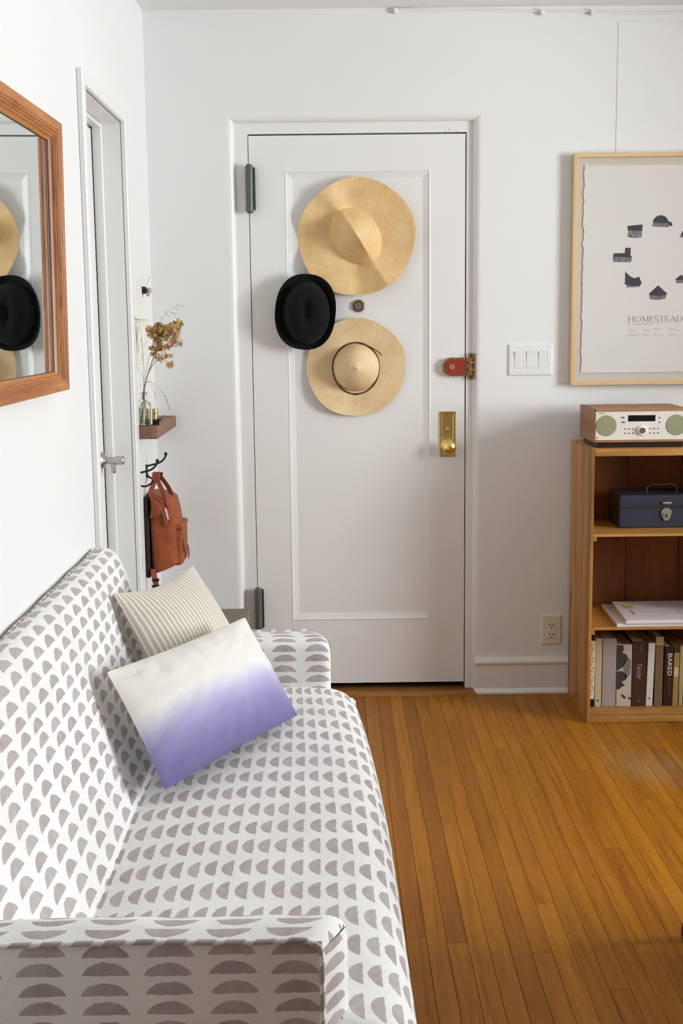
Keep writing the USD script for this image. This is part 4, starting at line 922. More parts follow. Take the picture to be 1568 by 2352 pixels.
# row of books on the bottom of the crate
ZB = 0.0225
BYF = 4.487
def book(label, x0, x1, h, mat, depth=0.19, yf=BYF, lean=0.0):
    t = thing('book', label, 'book', ((x0 + x1) / 2, yf + depth / 2, ZB), 'books standing in the bottom of the crate')
    c = 0.0016
    def sh(m):
        m = m if isinstance(m, trimesh.Trimesh) else mtri(m); m = m.copy(); m.vertices[:, 0] += lean * (m.vertices[:, 2] - ZB); return m
    obj('page_block', sh(box(x0 + c, x1 - c, yf + 0.004, yf + depth - 0.004, ZB + 0.003, ZB + h - 0.003)), M_pages, t)
    obj('spine', sh(box(x0, x1, yf, yf + 0.0035, ZB, ZB + h, 0.0012)), mat, t)
    for a, b in ((x0, x0 + c), (x1 - c, x1)): obj('cover', sh(box(a, b, yf + 0.002, yf + depth, ZB, ZB + h)), mat, t)
    return t
def spine_text(t, s, height, xc, ztop, mat, yf=BYF, bold=False, shear=0.0, fit=None, name='spine_lettering'):
    # reads downwards: right = -z, up = +x
    m = text(s, height, (xc - height / 2, yf - 0.0004, ztop), (0, 0, -1), (1, 0, 0), 0.0005, bold, shear, fit)
    return obj(name, m, mat, t, smooth=False)
k_ = lambda n, c, r=0.5: paint(n, c, r, 0.03, 30)
M_txt_w, M_txt_y, M_txt_d = k_('lettering_white', (236, 232, 226)), k_('lettering_yellow', (206, 158, 50)), k_('lettering_dark', (86, 80, 72))
b = book('white book spine with yellow lettering, first in the bottom row beside the crate wall', 0.9345, 0.9545, 0.252, k_('spine_white_a', (228, 222, 212)), lean=0.010)
for k in range(16): obj('spine_ornament', blob(0.9445 + 0.0024 * (k % 2), 0, 0.0035, 0.0035, k) and ext_xz(blob(0.9405 + 0.003 * (k % 3) + 0.0022, ZB + 0.048 + k * 0.0125, 0.0036, 0.0042, k), BYF - 0.0005, BYF), M_txt_y, b, smooth=False)
obj('spine_foot', box(0.9343, 0.9547, BYF - 0.0003, BYF + 0.002, ZB, ZB + 0.030), M_black, b)
b = book('slim cream book spine beside the yellow lettered one', 0.9570, 0.9815, 0.261, k_('spine_cream', (206, 190, 160)))
obj('spine_emblem', ext_xz(sg.Point(0.9690, ZB + 0.024).buffer(0.004), BYF - 0.0004, BYF), M_txt_d, b, smooth=False)
book('thick plain lilac-grey book spine in the bottom row', 0.9840, 1.0350, 0.259, k_('spine_lilac_grey', (172, 162, 162)))
b = book('book with dark leaves photographed on its pale spine', 1.0375, 1.0920, 0.236, k_('spine_pale_photo', (206, 192, 180)))
M_leafp, M_leafp2 = k_('printed_leaf', (66, 64, 56)), k_('printed_leaf_grey', (128, 124, 122))
def lf(pts, mat): obj('printed_leaf', ext_xz(sg.Polygon([(1.0375 + a, ZB + z) for a, z in pts]).buffer(0.002), BYF - 0.0005, BYF), mat, b, smooth=False)
lf([(0.002, 0.232), (0.020, 0.232), (0.022, 0.215), (0.014, 0.205), (0.022, 0.202), (0.034, 0.196), (0.038, 0.184), (0.030, 0.172), (0.022, 0.152), (0.002, 0.140)], M_leafp)
lf([(0.028, 0.168), (0.044, 0.185), (0.050, 0.170), (0.046, 0.120), (0.034, 0.112), (0.026, 0.140)], M_leafp2)
lf([(0.002, 0.132), (0.018, 0.134), (0.032, 0.122), (0.036, 0.108), (0.028, 0.100), (0.014, 0.098), (0.028, 0.080), (0.018, 0.078), (0.010, 0.068), (0.002, 0.068)], M_leafp)
lf([(0.020, 0.046), (0.026, 0.042), (0.034, 0.034), (0.032, 0.032), (0.024, 0.036)], M_leafp)
lf([(0.046, 0.034), (0.053, 0.030), (0.053, 0.027), (0.047, 0.030)], M_leafp)
b = book('dark brown book with Tender in pale script on its spine', 1.0935, 1.1460, 0.248, k_('spine_dark_brown', (70, 42, 38)))
spine_text(b, 'Tender', 0.0185, 1.1205, ZB + 0.163, k_('lettering_rose_grey', (188, 164, 158)), shear=0.28, fit=0.060)
obj('author_line', ext_xz(sg.box(1.1245, ZB + 0.212, 1.1275, ZB + 0.238), BYF - 0.0004, BYF), k_('lettering_brown_grey', (132, 106, 102)), b, smooth=False)
obj('publisher_mark', ext_xz(sg.Point(1.1205, ZB + 0.020).buffer(0.005), BYF - 0.0004, BYF), k_('lettering_brown_grey_b', (112, 88, 84)), b, smooth=False)
b = book('thin bright white book spine right of the Tender book', 1.1475, 1.1720, 0.240, k_('spine_white_b', (230, 224, 220)), lean=0.022)
obj('spine_emblem', ext_xz(sg.box(1.1560, ZB + 0.027, 1.1640, ZB + 0.031), BYF - 0.0004, BYF), M_txt_d, b, smooth=False)
b = book('tall taupe brown book, the highest spine of the bottom row', 1.1790, 1.2085, 0.264, k_('spine_taupe', (128, 102, 74)))
obj('spine_label', box(1.1795, 1.2080, BYF - 0.0004, BYF + 0.002, ZB + 0.232, ZB + 0.2635), k_('spine_tan_patch', (186, 164, 118)), b)
b = book('near black book with BAKED in bold white capitals on its spine', 1.2120, 1.2440, 0.226, k_('spine_black_red', (60, 28, 24)), lean=0.008)
spine_text(b, 'BAKED', 0.0150, 1.2330, ZB + 0.200, M_txt_w, bold=True, fit=0.084)
obj('subtitle_line', ext_xz(sg.box(1.2318, ZB + 0.040, 1.2338, ZB + 0.112), BYF - 0.0004, BYF), k_('lettering_red', (170, 62, 30)), b, smooth=False)
b = book('olive yellow book with a dark top band and pale block letters on its spine', 1.2460, 1.2660, 0.226, k_('spine_olive', (170, 146, 82)), lean=0.010)
obj('spine_band', box(1.2478, 1.2685, BYF - 0.0004, BYF + 0.002, ZB + 0.203, ZB + 0.2255), k_('spine_dark_green', (48, 54, 46)), b)
for k in range(4): obj('block_letter', ext_xz(sg.box(1.2495, ZB + 0.113 + k * 0.0088, 1.2655, ZB + 0.119 + k * 0.0088), BYF - 0.0004, BYF), M_txt_w, b, smooth=False)
book('olive beige book spine, last one in view at the right edge', 1.2695, 1.2840, 0.228, k_('spine_olive_beige', (186, 168, 120)))
book('brown book spine at the far right end of the bottom row', 1.2870, 1.3200, 0.215, k_('spine_brown', (124, 70, 28)))

# ------------------------------------------------------------------ mirror on the left wall
MY0, MY1, MZ0, MZ1 = 2.060, 3.030, 1.294, 1.912
M_oak_v = wood('golden_oak_stile', (128, 72, 36), (176, 116, 72), (204, 150, 108), 'z', 16, 9, 0.4, pores=0.55)
M_oak_h = wood('golden_oak_rail', (140, 76, 26), (188, 118, 54), (204, 140, 76), 'y', 16, 9, 0.4, pores=0.55)
mr = thing('mirror', 'wall mirror in a wide ridged oak frame reflecting the hats, above the sofa', 'mirror', (XL, (MY0 + MY1) / 2, MZ0))
LEAN, YAWM = 0.0045, 0.0062
def mplace(a, b, d):
    u = (b - MZ0) / (MZ1 - MZ0); w = (a - MY0) / (MY1 - MY0)
    return (XL + d + LEAN * u + YAWM * w, a + 0.022 * (u - 0.5), b)
mprof = [(0.0, 0.0005), (0.0, 0.034), (0.002, 0.036), (0.019, 0.0335), (0.0205, 0.0310), (0.0215, 0.0300), (0.0245, 0.0305), (0.0258, 0.0270), (0.0268, 0.0258), (0.0298, 0.0262), (0.0311, 0.0225), (0.0321, 0.0213), (0.0351, 0.0217), (0.0363, 0.0180), (0.0376, 0.0160), (0.0420, 0.0130), (0.0435, 0.0115), (0.0440, 0.0070)]
for k, s in enumerate(sweep_rect(MY0, MY1, MZ0, MZ1, mprof, mplace)):
    obj('frame_rail' if k in (1, 3) else 'frame_stile', s, M_oak_h if k in (1, 3) else M_oak_v, mr, smooth=20)
M_mirror = G().done('mirror_silver', base_color=(0.80, 0.86, 0.845), metallic=1.0, roughness=0.02)
mg = box(0.002, 0.0074, MY0 + 0.040, MY1 - 0.040, MZ0 + 0.040, MZ1 - 0.040); mg.vertices = np.array([mplace(q[1], q[2], q[0]) for q in mg.vertices])
obj('mirror_glass', mg, M_mirror, mr)
obj('glass_edge', sweep_rect(MY0 + 0.0415, MY1 - 0.0415, MZ0 + 0.0415, MZ1 - 0.0415, [(0, 0.0090), (0.0025, 0.0090), (0.0035, 0.0076)], mplace), M_black, mr)

# ------------------------------------------------------------------ wall shelf with bottle, cup and dish
shy0, shy1, shx1, shz0, shz1 = 4.243, 4.745, -0.592, 1.0600, 1.1020
M_shelf = wood('walnut_shelf', (104, 72, 54), (138, 102, 80), (156, 120, 98), 'y', 12, 10, 0.6, pores=0.25)
shf = thing('wall_shelf', 'short thick brown wood block shelf on the left wall in the corner', 'shelf', (XL, (shy0 + shy1) / 2, shz0))
obj('shelf_block', box(XL, shx1, shy0, shy1, shz0, shz1, 0.003), M_shelf, shf)
for y in (shy1 - 0.03, shy1 - 0.20): obj('fixing_plug', lathe([(0, 0.0008), (0.003, 0.0008), (0.004, 0)], 12, (shx1, y, (shz0 + shz1) / 2), 'x'), M_thresh, shf)

M_glass = G().done('bottle_glass', base_color=(0.97, 0.99, 0.985), roughness=0.02, transmission_weight=1.0, ior=1.45)
M_water = G().done('still_water', base_color=(0.93, 0.93, 0.80), roughness=0.0, transmission_weight=1.0, ior=1.33)
bxx, byy = -0.6400, 4.274
bt = thing('bottle', 'small clear glass apothecary bottle of water holding dried stems on the wall shelf', 'bottle', (bxx, byy, shz1))
zb = shz1 + 0.0004
outer = [(0, 0), (0.0245, 0), (0.0272, 0.003), (0.0275, 0.010), (0.0275, 0.060), (0.0266, 0.069), (0.0232, 0.078), (0.0165, 0.085), (0.0115, 0.090), (0.0108, 0.106), (0.0118, 0.110), (0.0146, 0.1125), (0.0150, 0.1150), (0.0142, 0.1165)]
inner = [(0.0098, 0.1165), (0.0092, 0.106), (0.0095, 0.090), (0.0150, 0.0830), (0.0215, 0.0765), (0.0248, 0.0670), (0.0257, 0.060), (0.0257, 0.010), (0.0240, 0.0045), (0, 0.0040)]
obj('glass_body', lathe([(r, zb + z) for r, z in outer + inner], 36, (bxx, byy, 0)), M_glass, bt, smooth=40)
obj('water', lathe([(0, zb + 0.0046), (0.0237, zb + 0.0050), (0.0254, zb + 0.0102), (0.0254, zb + 0.060), (0.0249, zb + 0.0655), (0, zb + 0.0655)], 32, (bxx, byy, 0)), M_water, bt)
M_brass_cup = paint('satin_brass_cup', (212, 188, 118), 0.32, 0.06, 30, metal=0.9)
cu = thing('brass_cup', 'little brass cup standing in a dark dish behind the glass bottle', 'cup', (-0.6150, 4.335, shz1 + 0.006))
zc = shz1 + 0.0062
obj('cup_body', lathe([(0, zc), (0.0120, zc), (0.0128, zc + 0.002), (0.0128, zc + 0.0345), (0.0136, zc + 0.0350), (0.0136, zc + 0.0475), (0.0124, zc + 0.0478), (0.0122, zc + 0.006), (0, zc + 0.006)], 28, (-0.6150, 4.335, 0)), M_brass_cup, cu)
obj('cup_seam', lathe([(0.0136, zc + 0.0335), (0.0142, zc + 0.0345), (0.0136, zc + 0.0355)], 28, (-0.6150, 4.335, 0)), M_brass_old, cu)
M_dish = paint('dark_glazed_dish', (58, 42, 28), 0.25, 0.15, 40)
ds = thing('dish', 'small dark brown glazed dish with an upturned lip on the wall shelf', 'dish', (-0.6150, 4.335, shz1))
th = np.arange(40) * 2 * np.pi / 40; prd = [(0.0, 0.0006), (0.013, 0.0006), (0.021, 0.004), (0.029, 0.014), (0.031, 0.018), (0.0292, 0.0184), (0.0175, 0.0068), (0.013, 0.0048), (0, 0.0048)]
P = np.array([[(-0.6150 + r * math.cos(a) * (1.0 + (0.12 if math.cos(a) > 0.7 else 0)), 4.338 + r * math.sin(a), shz1 + z + (0.014 * max(0, math.cos(a)) ** 6 if r > 0.02 else 0)) for a in th] for r, z in prd])
obj('dish_bowl', grid(P, close_v=True), M_dish, ds)

# dried stems: coordinates (x, z) on the plane of the bottle, read off the picture
rg = random.Random(21)
by = byy
def pq(u, v):   # photograph pixel to a point in the plane y = by
    d = r2 * (u - 784) + d2 * (v - 1176) + fwd * FPX
    return CAM + d * (by / d[1])
M_stem = paint('dry_stem', (150, 112, 74), 0.7, 0.1, 60)
M_stem_g = paint('green_dry_stem', (164, 150, 92), 0.7, 0.1, 60)
M_stem_d = paint('dark_wet_stem', (84, 44, 28), 0.5, 0.1, 60)
def leafmat(name, col):
    g = G(); nn = g.noise(g.coord(), 70, 3, 0.6); c = np.array(lin(*col))
    cc = g.ramp(nn, [(0.3, tuple(c * 0.72)), (0.7, tuple(np.minimum(c * 1.2, 0.95)))])
    d = g.add('diffuse_bsdf', color=cc); t = g.add('translucent_bsdf', color=cc); mx = g.add('mix_closure', fac=0.35, closure1=L(d + '.BSDF'), closure2=L(t + '.BSDF'))
    return usdkit.material(stage, f'/World/Looks/{name}', g.nodes, g.links, surface=f'{mx}.closure')
M_pet = [leafmat('petal_pink', (236, 178, 164)), leafmat('petal_green', (200, 184, 112)), leafmat('petal_tan', (220, 182, 134)), leafmat('petal_olive', (166, 148, 92))]
def off(p, dy=0.0): q = np.array(p, float); q[1] += dy; return q
bottom = lambda dx: np.array([bxx + dx, by + rg.uniform(-0.010, 0.010), zb + 0.008])
neck = lambda dx: np.array([bxx + dx, by + rg.uniform(-0.004, 0.004), zb + 0.108])
hyd = thing('dried_hydrangea', 'pink and green dried hydrangea head on a brown stem in the glass bottle', 'flower', (bxx, by, zb))
obj('stem', tube([np.array([bxx - 0.012, by - 0.006, zb + 0.008]), neck(0.001), pq(338, 865), pq(350, 828), pq(358, 800), pq(366, 776)], [0.0022, 0.0018, 0.0017, 0.0016, 0.0012, 0.0009], 8, res=40), M_stem, hyd, label='brown woody stem')
obj('stem', tube([np.array([bxx + 0.010, by + 0.004, zb + 0.010]), neck(0.003), pq(340, 860), pq(352, 838), pq(372, 815), pq(384, 800)], 0.0009, 6, res=30), M_stem_g, hyd)
obj('wet_stem', tube([np.array([bxx - 0.0125, by - 0.011, zb + 0.009]), np.array([bxx - 0.005, by - 0.008, zb + 0.058])], 0.0026, 8), M_stem_d, hyd, label='dark wet lower end of the stem')
def floret(c, s, seed, tiltv):
    r = random.Random(seed); ms = []
    n = np.array(tiltv, float); n /= np.linalg.norm(n); a = np.cross(n, [0, 0, 1.0]); a /= np.linalg.norm(a); b = np.cross(n, a); ph = r.uniform(0, 6.28)
    for k in range(4):
        t0 = ph + k * math.pi / 2; d = a * math.cos(t0) + b * math.sin(t0); e = -a * math.sin(t0) + b * math.cos(t0); cup = r.uniform(0.1, 0.5)
        P = np.array([[c + d * s * u + e * s * 0.42 * w * math.sin(math.pi * (0.12 + 0.80 * u)) + n * s * (cup * u * u + 0.12 * w * w * r.uniform(0.5, 1.2)) for w in np.linspace(-1, 1, 5)] for u in np.linspace(0.02, 1, 5)])
        ms.append(grid(P))
    return trimesh.util.concatenate(ms)
cl = []
regions = [((345, 757), 8, 9, [0, 2, 0, 2]), ((356, 768), 14, 12, [2, 1, 2, 3]), ((372, 772), 16, 14, [1, 1, 3, 2]), ((366, 752), 12, 9, [0, 3, 2]), ((380, 760), 14, 12, [1, 0, 1]), ((395, 757), 14, 12, [0, 0, 2, 0]), ((390, 748), 8, 8, [0, 0]), ((404, 764), 8, 10, [2, 0, 2]), ((406, 741), 8, 6, [1, 1]), ((412, 746), 4, 4, [1]), ((362, 787), 12, 7, [0, 2, 3]), ((355, 800), 12, 8, [1, 3, 2, 3]), ((370, 802), 12, 8, [1, 2, 3]), ((384, 798), 9, 7, [1, 0, 2]), ((395, 790), 5, 8, [0]), ((358, 815), 8, 8, [3, 2]), ((388, 820), 6, 5, [2, 2]), ((390, 838), 7, 3, [0, 2]), ((414, 790), 5, 4, [0, 2]), ((370, 825), 5, 3, [2]), ((398, 778), 9, 9, [1, 2])]
k = 0
for (u, v), rx, ry, cs in regions:
    nfl = max(3, int(rx * ry / 12))
    for i in range(nfl):
        a = rg.uniform(0, 6.28); q = math.sqrt(rg.random())
        p = off(pq(u + rx * q * math.cos(a) * 0.85, v + ry * q * math.sin(a) * 0.85), rg.uniform(-0.028, 0.028))
        f = floret(p, rg.uniform(0.0085, 0.0130), k, (rg.uniform(-1, 1.2), -1.0 + rg.uniform(-0.3, 0.9), rg.uniform(-0.4, 1)))
        obj('floret', f, M_pet[rg.choice(cs)], hyd, smooth=True); k += 1
        if i % 2 == 0: cl.append(tube([p, off(pq(362 + (u - 362) * 0.35, 800 + (v - 790) * 0.5), rg.uniform(-0.01, 0.01))], 0.0005, 4, cap=False))
obj('pedicels', cl, M_stem, hyd, kind='stuff')
plm = []
for i in range(70):
    a = rg.gauss(0.35, 0.55); ln = rg.uniform(12, 30); s0 = pq(388 + rg.uniform(-3, 6), 784 + rg.uniform(-8, 8)); e0 = pq(388 + ln * math.cos(a), 782 - ln * math.sin(a) + 4)
    plm.append(tube([off(s0, 0.042), off(e0, 0.042 + rg.uniform(-0.010, 0.010))], 0.00045, 3, cap=False))
pm_ = thing('dried_plume', 'soft cream feathery plume tucked at the right of the hydrangea head', 'flower', pq(392, 782))
obj('plume_hairs', plm, leafmat('plume_cream', (214, 200, 160)), pm_, kind='stuff')
obj('plume_stem', tube([neck(0.002), off(pq(352, 832), 0.02), off(pq(375, 800), 0.036), off(pq(390, 784), 0.042)], 0.0007, 5, res=20), M_stem_g, pm_)

def grass(label, path, spikes, dy, col=M_stem_d):
    t = thing('dried_grass', label, 'grass', (bxx, by, zb))
    pts = [np.array([bxx + dy[1], by + dy[0] * 0.3, zb + 0.012]), neck(dy[1] * 0.3)] + [off(pq(*p), dy[0] * min(1, i * 0.5)) for i, p in enumerate(path, 1)]
    obj('stem', tube(pts, np.linspace(0.0008, 0.00035, len(pts)), 5, res=50), M_stem_g, t)
    for (u0, v0, u1, v1, w) in spikes:
        a, b_ = off(pq(u0, v0), dy[0]), off(pq(u1, v1), dy[0]); n = max(2, int(math.hypot(u1 - u0, v1 - v0) / 4))
        for i in range(n):
            f = i / n; c = a + (b_ - a) * f; dv = (b_ - a) / np.linalg.norm(b_ - a) * w * 0.0042 + np.array([rg.uniform(-1, 1), rg.uniform(-1, 1), rg.uniform(-1, 1)]) * 0.0010
            obj('spikelet', tube([c - dv * 0.2, c + dv * 0.4, c + dv], [0.0003, 0.0009 * w ** 0.5, 0.0002], 5, res=5), col, t)
    return t
M_spk = paint('grass_spikelet', (112, 98, 78), 0.8, 0.2, 60)
M_spk2 = paint('mauve_spikelet', (134, 104, 100), 0.8, 0.2, 60)
grass('tall fine grass stem arching to the right above the hydrangea', [(345, 800), (360, 745), (375, 720), (392, 706), (402, 703)], [(402, 700, 420, 704, 1.4), (394, 706, 404, 713, 1), (401, 705, 411, 710, 1), (385, 716, 402, 722, 1.2), (374, 714, 383, 729, 1.2), (364, 730, 371, 738, 1), (373, 742, 371, 752, 0.8)], (0.052, 0.004), M_spk)
grass('drooping mauve grass stem hanging to the left over the calendar', [(330, 830), (327, 790), (324, 758), (316, 735)], [(316, 733, 307, 740, 1.3), (317, 733, 325, 738, 1.2), (320, 752, 315, 778, 1.4), (315, 778, 309, 800, 1.2), (322, 790, 318, 812, 1.0), (313, 765, 306, 768, 0.9), (311, 782, 306, 786, 0.9)], (-0.012, -0.006), M_spk2)
grass('short dark grass stem upright just left of the hydrangea stem', [(331, 840), (330, 812), (328, 790), (326, 778)], [(326, 776, 329, 796, 1.0), (332, 795, 341, 782, 1.0), (330, 806, 326, 830, 0.9), (330, 820, 332, 838, 0.9)], (-0.02, -0.003), M_spk)
grass('broken dark grass stem bending down along the left wall', [(329, 868), (322, 850), (312, 842)], [(309, 838, 307, 850, 0.8), (307, 850, 311, 868, 1.1), (324, 882, 322, 892, 0.9)], (-0.010, -0.008), M_spk)
grass('fine grass stem arching right and hanging past the brass cup', [(338, 878), (350, 880), (358, 895), (357, 912), (358, 925)], [(347, 882, 356, 904, 1.0), (355, 900, 358, 915, 1.3), (364, 895, 371, 912, 0.8)], (-0.010, 0.002), M_spk)
grass('longest grass stem arching right and drooping down to the wall shelf', [(341, 876), (358, 884), (372, 902), (382, 922), (389, 944)], [(369, 898, 379, 912, 1.0), (378, 908, 384, 925, 1.2), (384, 925, 390, 944, 1.2)], (0.008, 0.006), M_spk)

# ------------------------------------------------------------------ calendar sheet and clip on the left wall
cal = thing('wall_calendar', 'white paper calendar sheet curling at its foot on the left wall in the corner', 'calendar', (XL, 4.43, 1.45))
M_cal = paint('calendar_paper', (238, 236, 230), 0.8, 0.01, 6)
zz = np.linspace(1.610, 1.462, 24); cc_ = np.array([0.0025 + (0.016 * max(0, (1.50 - z) / 0.038) ** 2) for z in zz])
P = np.array([[(XL + c, y, z) for y in (4.262, 4.30, 4.36, 4.42, 4.48, 4.54, 4.60, 4.625)] for z, c in zip(zz, cc_)])
A = grid(P); Bm = grid(P - np.array([0.0012, 0, 0])); Bm.faces = Bm.faces[:, ::-1]
obj('paper_sheet', [A, Bm, grid(np.stack([P[0], P[0] - [0.0012, 0, 0]])), grid(np.stack([P[-1], P[-1] - [0.0012, 0, 0]])), grid(np.stack([P[:, 0], P[:, 0] - [0.0012, 0, 0]])), grid(np.stack([P[:, -1], P[:, -1] - [0.0012, 0, 0]]))], M_cal, cal)
obj('binding_strip', box(XL + 0.0025, XL + 0.0042, 4.258, 4.318, 1.475, 1.612), paint('calendar_strip', (226, 220, 210), 0.8, 0), cal)
M_calp = paint('calendar_faint_print', (206, 204, 198), 0.8, 0)
for k in range(11):
    z = 1.600 - k * 0.0085
    obj('printed_rule', [box(XL + 0.0026, XL + 0.0031, y, y + 0.022, z, z + 0.0012) for y in (4.37, 4.405, 4.44)], M_calp, cal, smooth=False, kind='stuff')
obj('lower_sheet', box(XL + 0.0002, XL + 0.0012, 4.285, 4.61, 1.30, 1.60), M_cal, cal)
bc = thing('binder_clip', 'black binder clip with splayed wire handles at the edge of the wall calendar', 'clip', (XL + 0.02, 4.515, 1.557))
yb_, zb_ = 4.515, 1.563
obj('clip_body', ext_yz(sg.Polygon([(yb_ - 0.014, zb_ + 0.012), (yb_ + 0.014, zb_ + 0.012), (yb_ + 0.016, zb_ - 0.012), (yb_ - 0.016, zb_ - 0.012)]), XL + 0.004, XL + 0.016), M_black, bc)
obj('clip_wire', tube([(XL + 0.004, yb_ - 0.006, zb_ + 0.010), (XL - 0.0, yb_ - 0.012, zb_ + 0.030), (XL + 0.003, yb_ - 0.016, zb_ + 0.046)], 0.0012, 6, res=16), M_iron, bc)
obj('clip_wire', tube([(XL + 0.016, yb_ + 0.004, zb_ + 0.010), (XL + 0.022, yb_ + 0.008, zb_ + 0.030), (XL + 0.028, yb_ + 0.010, zb_ + 0.048)], 0.0014, 6, res=16), M_steel, bc)
obj('clip_knob', trimesh.creation.icosphere(2, 0.0100).apply_translation([XL + 0.026, yb_ + 0.006, zb_ + 0.000]), paint('grey_knob', (186, 182, 180), 0.4, 0.02), bc)
obj('clip_lever', box(XL + 0.016, XL + 0.027, yb_ - 0.002, yb_ + 0.012, zb_ - 0.021, zb_ - 0.006, 0.001), paint('grey_lever', (186, 172, 172), 0.5, 0.02), bc)

# ------------------------------------------------------------------ coat hooks
def hook(label, y):
    t = thing('coat_hook', label, 'hook', (XL, y, 0.92), 'black coat hooks on the left wall')
    obj('back_plate', rbox(XL + 0.0003, XL + 0.0068, y - 0.0050, y + 0.0050, 0.901, 0.950, 0.003), M_iron, t)
    obj('upper_arm', tube([(XL + 0.004, y, 0.942), (XL + 0.022, y, 0.9475), (XL + 0.044, y, 0.953), (XL + 0.060, y, 0.962), (XL + 0.071, y, 0.977), (XL + 0.073, y, 0.984)], 0.0036, 10, res=40), M_iron, t)
    obj('ball_tip', trimesh.creation.icosphere(2, 0.0062).apply_translation([XL + 0.073, y, 0.986]), M_iron, t)
    obj('lower_arm', tube([(XL + 0.0045, y, 0.942), (XL + 0.0045, y, 0.914), (XL + 0.010, y, 0.904), (XL + 0.026, y, 0.8985), (XL + 0.043, y, 0.904), (XL + 0.054, y, 0.914)], 0.0034, 10, res=40), M_iron, t)
    obj('ball_tip', trimesh.creation.icosphere(2, 0.0055).apply_translation([XL + 0.0555, y, 0.9155]), M_iron, t)
hook('empty black iron double coat hook, the nearer one to the closet door', 4.245)
hook('black iron double coat hook from which the rust backpack hangs', 4.465)

# ------------------------------------------------------------------ backpack hanging from the far hook
g = G(); nw = g.noise(g.coord(), 700, 2); nl = g.noise(g.coord(scale=(1, 1, 0.45)), 22, 4, 0.6, 0.8)
M_rust = g.done('rust_canvas', base_color=g.ramp(g.noise(g.coord(), 12, 4, 0.6), [(0.3, lin(136, 62, 24)), (0.7, lin(170, 84, 38))]), roughness=0.75, normal=g.bump(g.m('add', g.m('multiply', nw, 0.25), nl), 0.45, 0.006), sheen_weight=0.1)
M_rust_strap = paint('rust_webbing', (158, 78, 56), 0.75, 0.06, 80, 0.3, 600)
M_bkpad = paint('dark_back_pad', (46, 32, 26), 0.85, 0.1, 60)
bp = thing('backpack', 'rust orange canvas backpack hanging by its handles from the second coat hook', 'backpack', (XL + 0.05, 4.465, 0.55))
by0, by1 = 4.372, 4.590


def pack_body():
    N, Mv = 72, 64
    zs = np.linspace(0, 1, Mv); P = []
    for t in zs:
        z = 0.556 + 0.292 * t
        # half depth and side profile
        d = 0.108 * (min(1, (t + 0.10) / 0.22) ** 0.5) * (1 - 0.24 * max(0, (t - 0.45) / 0.55) ** 2.2)
        e = 1 - max(0, (t - 0.93) / 0.07) ** 2 * 0.55
        e *= 1 - max(0, (0.05 - t) / 0.05) ** 2 * 0.35
        wy = 0.109 * (1 - 0.10 * max(0, (t - 0.6) / 0.4) ** 2) * (0.75 + 0.25 * e)
        row = []
        for k in range(N):
            a = 2 * np.pi * k / N; n = 3.4
            c, s = math.cos(a), math.sin(a)
            cx = np.sign(c) * abs(c) ** (2 / n); sy = np.sign(s) * abs(s) ** (2 / n)
            row.append((XL + 0.013 + d / 2 * e + cx * d / 2 * e + 0.002, (by0 + by1) / 2 + sy * wy, z - 0.012 * max(0, 0.3 - t) * (cx + 1) * -3 * 0.5 + (0.016 if t < 0.25 else 0) * (cx + 1) / 2 * (1 - t / 0.25)))
        P.append(row)
    P = np.array(P)
    nz = meshkit.fbm(P * [18, 18, 9], 4, 5) - 0.5
    cen = P.mean(1, keepdims=True); dirv = P - cen; dirv[..., 2] = 0; dirv /= np.linalg.norm(dirv, axis=-1, keepdims=True) + 1e-9
    P = P + dirv * (nz * 0.024)[..., None]
    P[..., 0] = np.maximum(P[..., 0], XL + 0.012)
    top = fan(P[-1]); bot = fan(P[0][::-1]); top.vertices[-1][2] += 0.006; bot.vertices[-1][2] -= 0.002
    return trimesh.util.concatenate([grid(P, close_v=True), top, bot])


obj('pack_body', pack_body(), M_rust, bp, smooth=60)
obj('back_pad', rbox(XL + 0.0012, XL + 0.0172, by0 + 0.006, by1 - 0.006, 0.552, 0.842, 0.007), M_bkpad, bp, label='dark padded back against the wall')
# front pocket with flap, zip pull, folds
pk = obj('front_pocket', rbox(XL + 0.080, XL + 0.131, by0 + 0.030, by1 - 0.020, 0.590, 0.728, 0.018, 20), M_rust, bp)
obj('pocket_flap', rbox(XL + 0.082, XL + 0.134, by0 + 0.024, by1 - 0.016, 0.718, 0.740, 0.0105, 20), M_rust, pk)
obj('pocket_ring', tube([(XL + 0.105 + 0.006 * math.cos(a), by0 + 0.034, 0.705 + 0.009 * math.sin(a)) for a in np.linspace(0, 2 * np.pi, 20)], 0.0016, 6, cap=False), M_brass_old, pk)
for k, (yy, zz_) in enumerate(((by0 + 0.05, 0.690), (by0 + 0.09, 0.66), (by1 - 0.03, 0.64))):
    obj('pocket_fold', ribbon([(XL + 0.1300, yy, zz_), (XL + 0.1335, yy + 0.002, zz_ - 0.025), (XL + 0.1315, yy + 0.004, zz_ - 0.052)], (0, 1, 0.1), 0.014, 0.003), M_rust, pk)
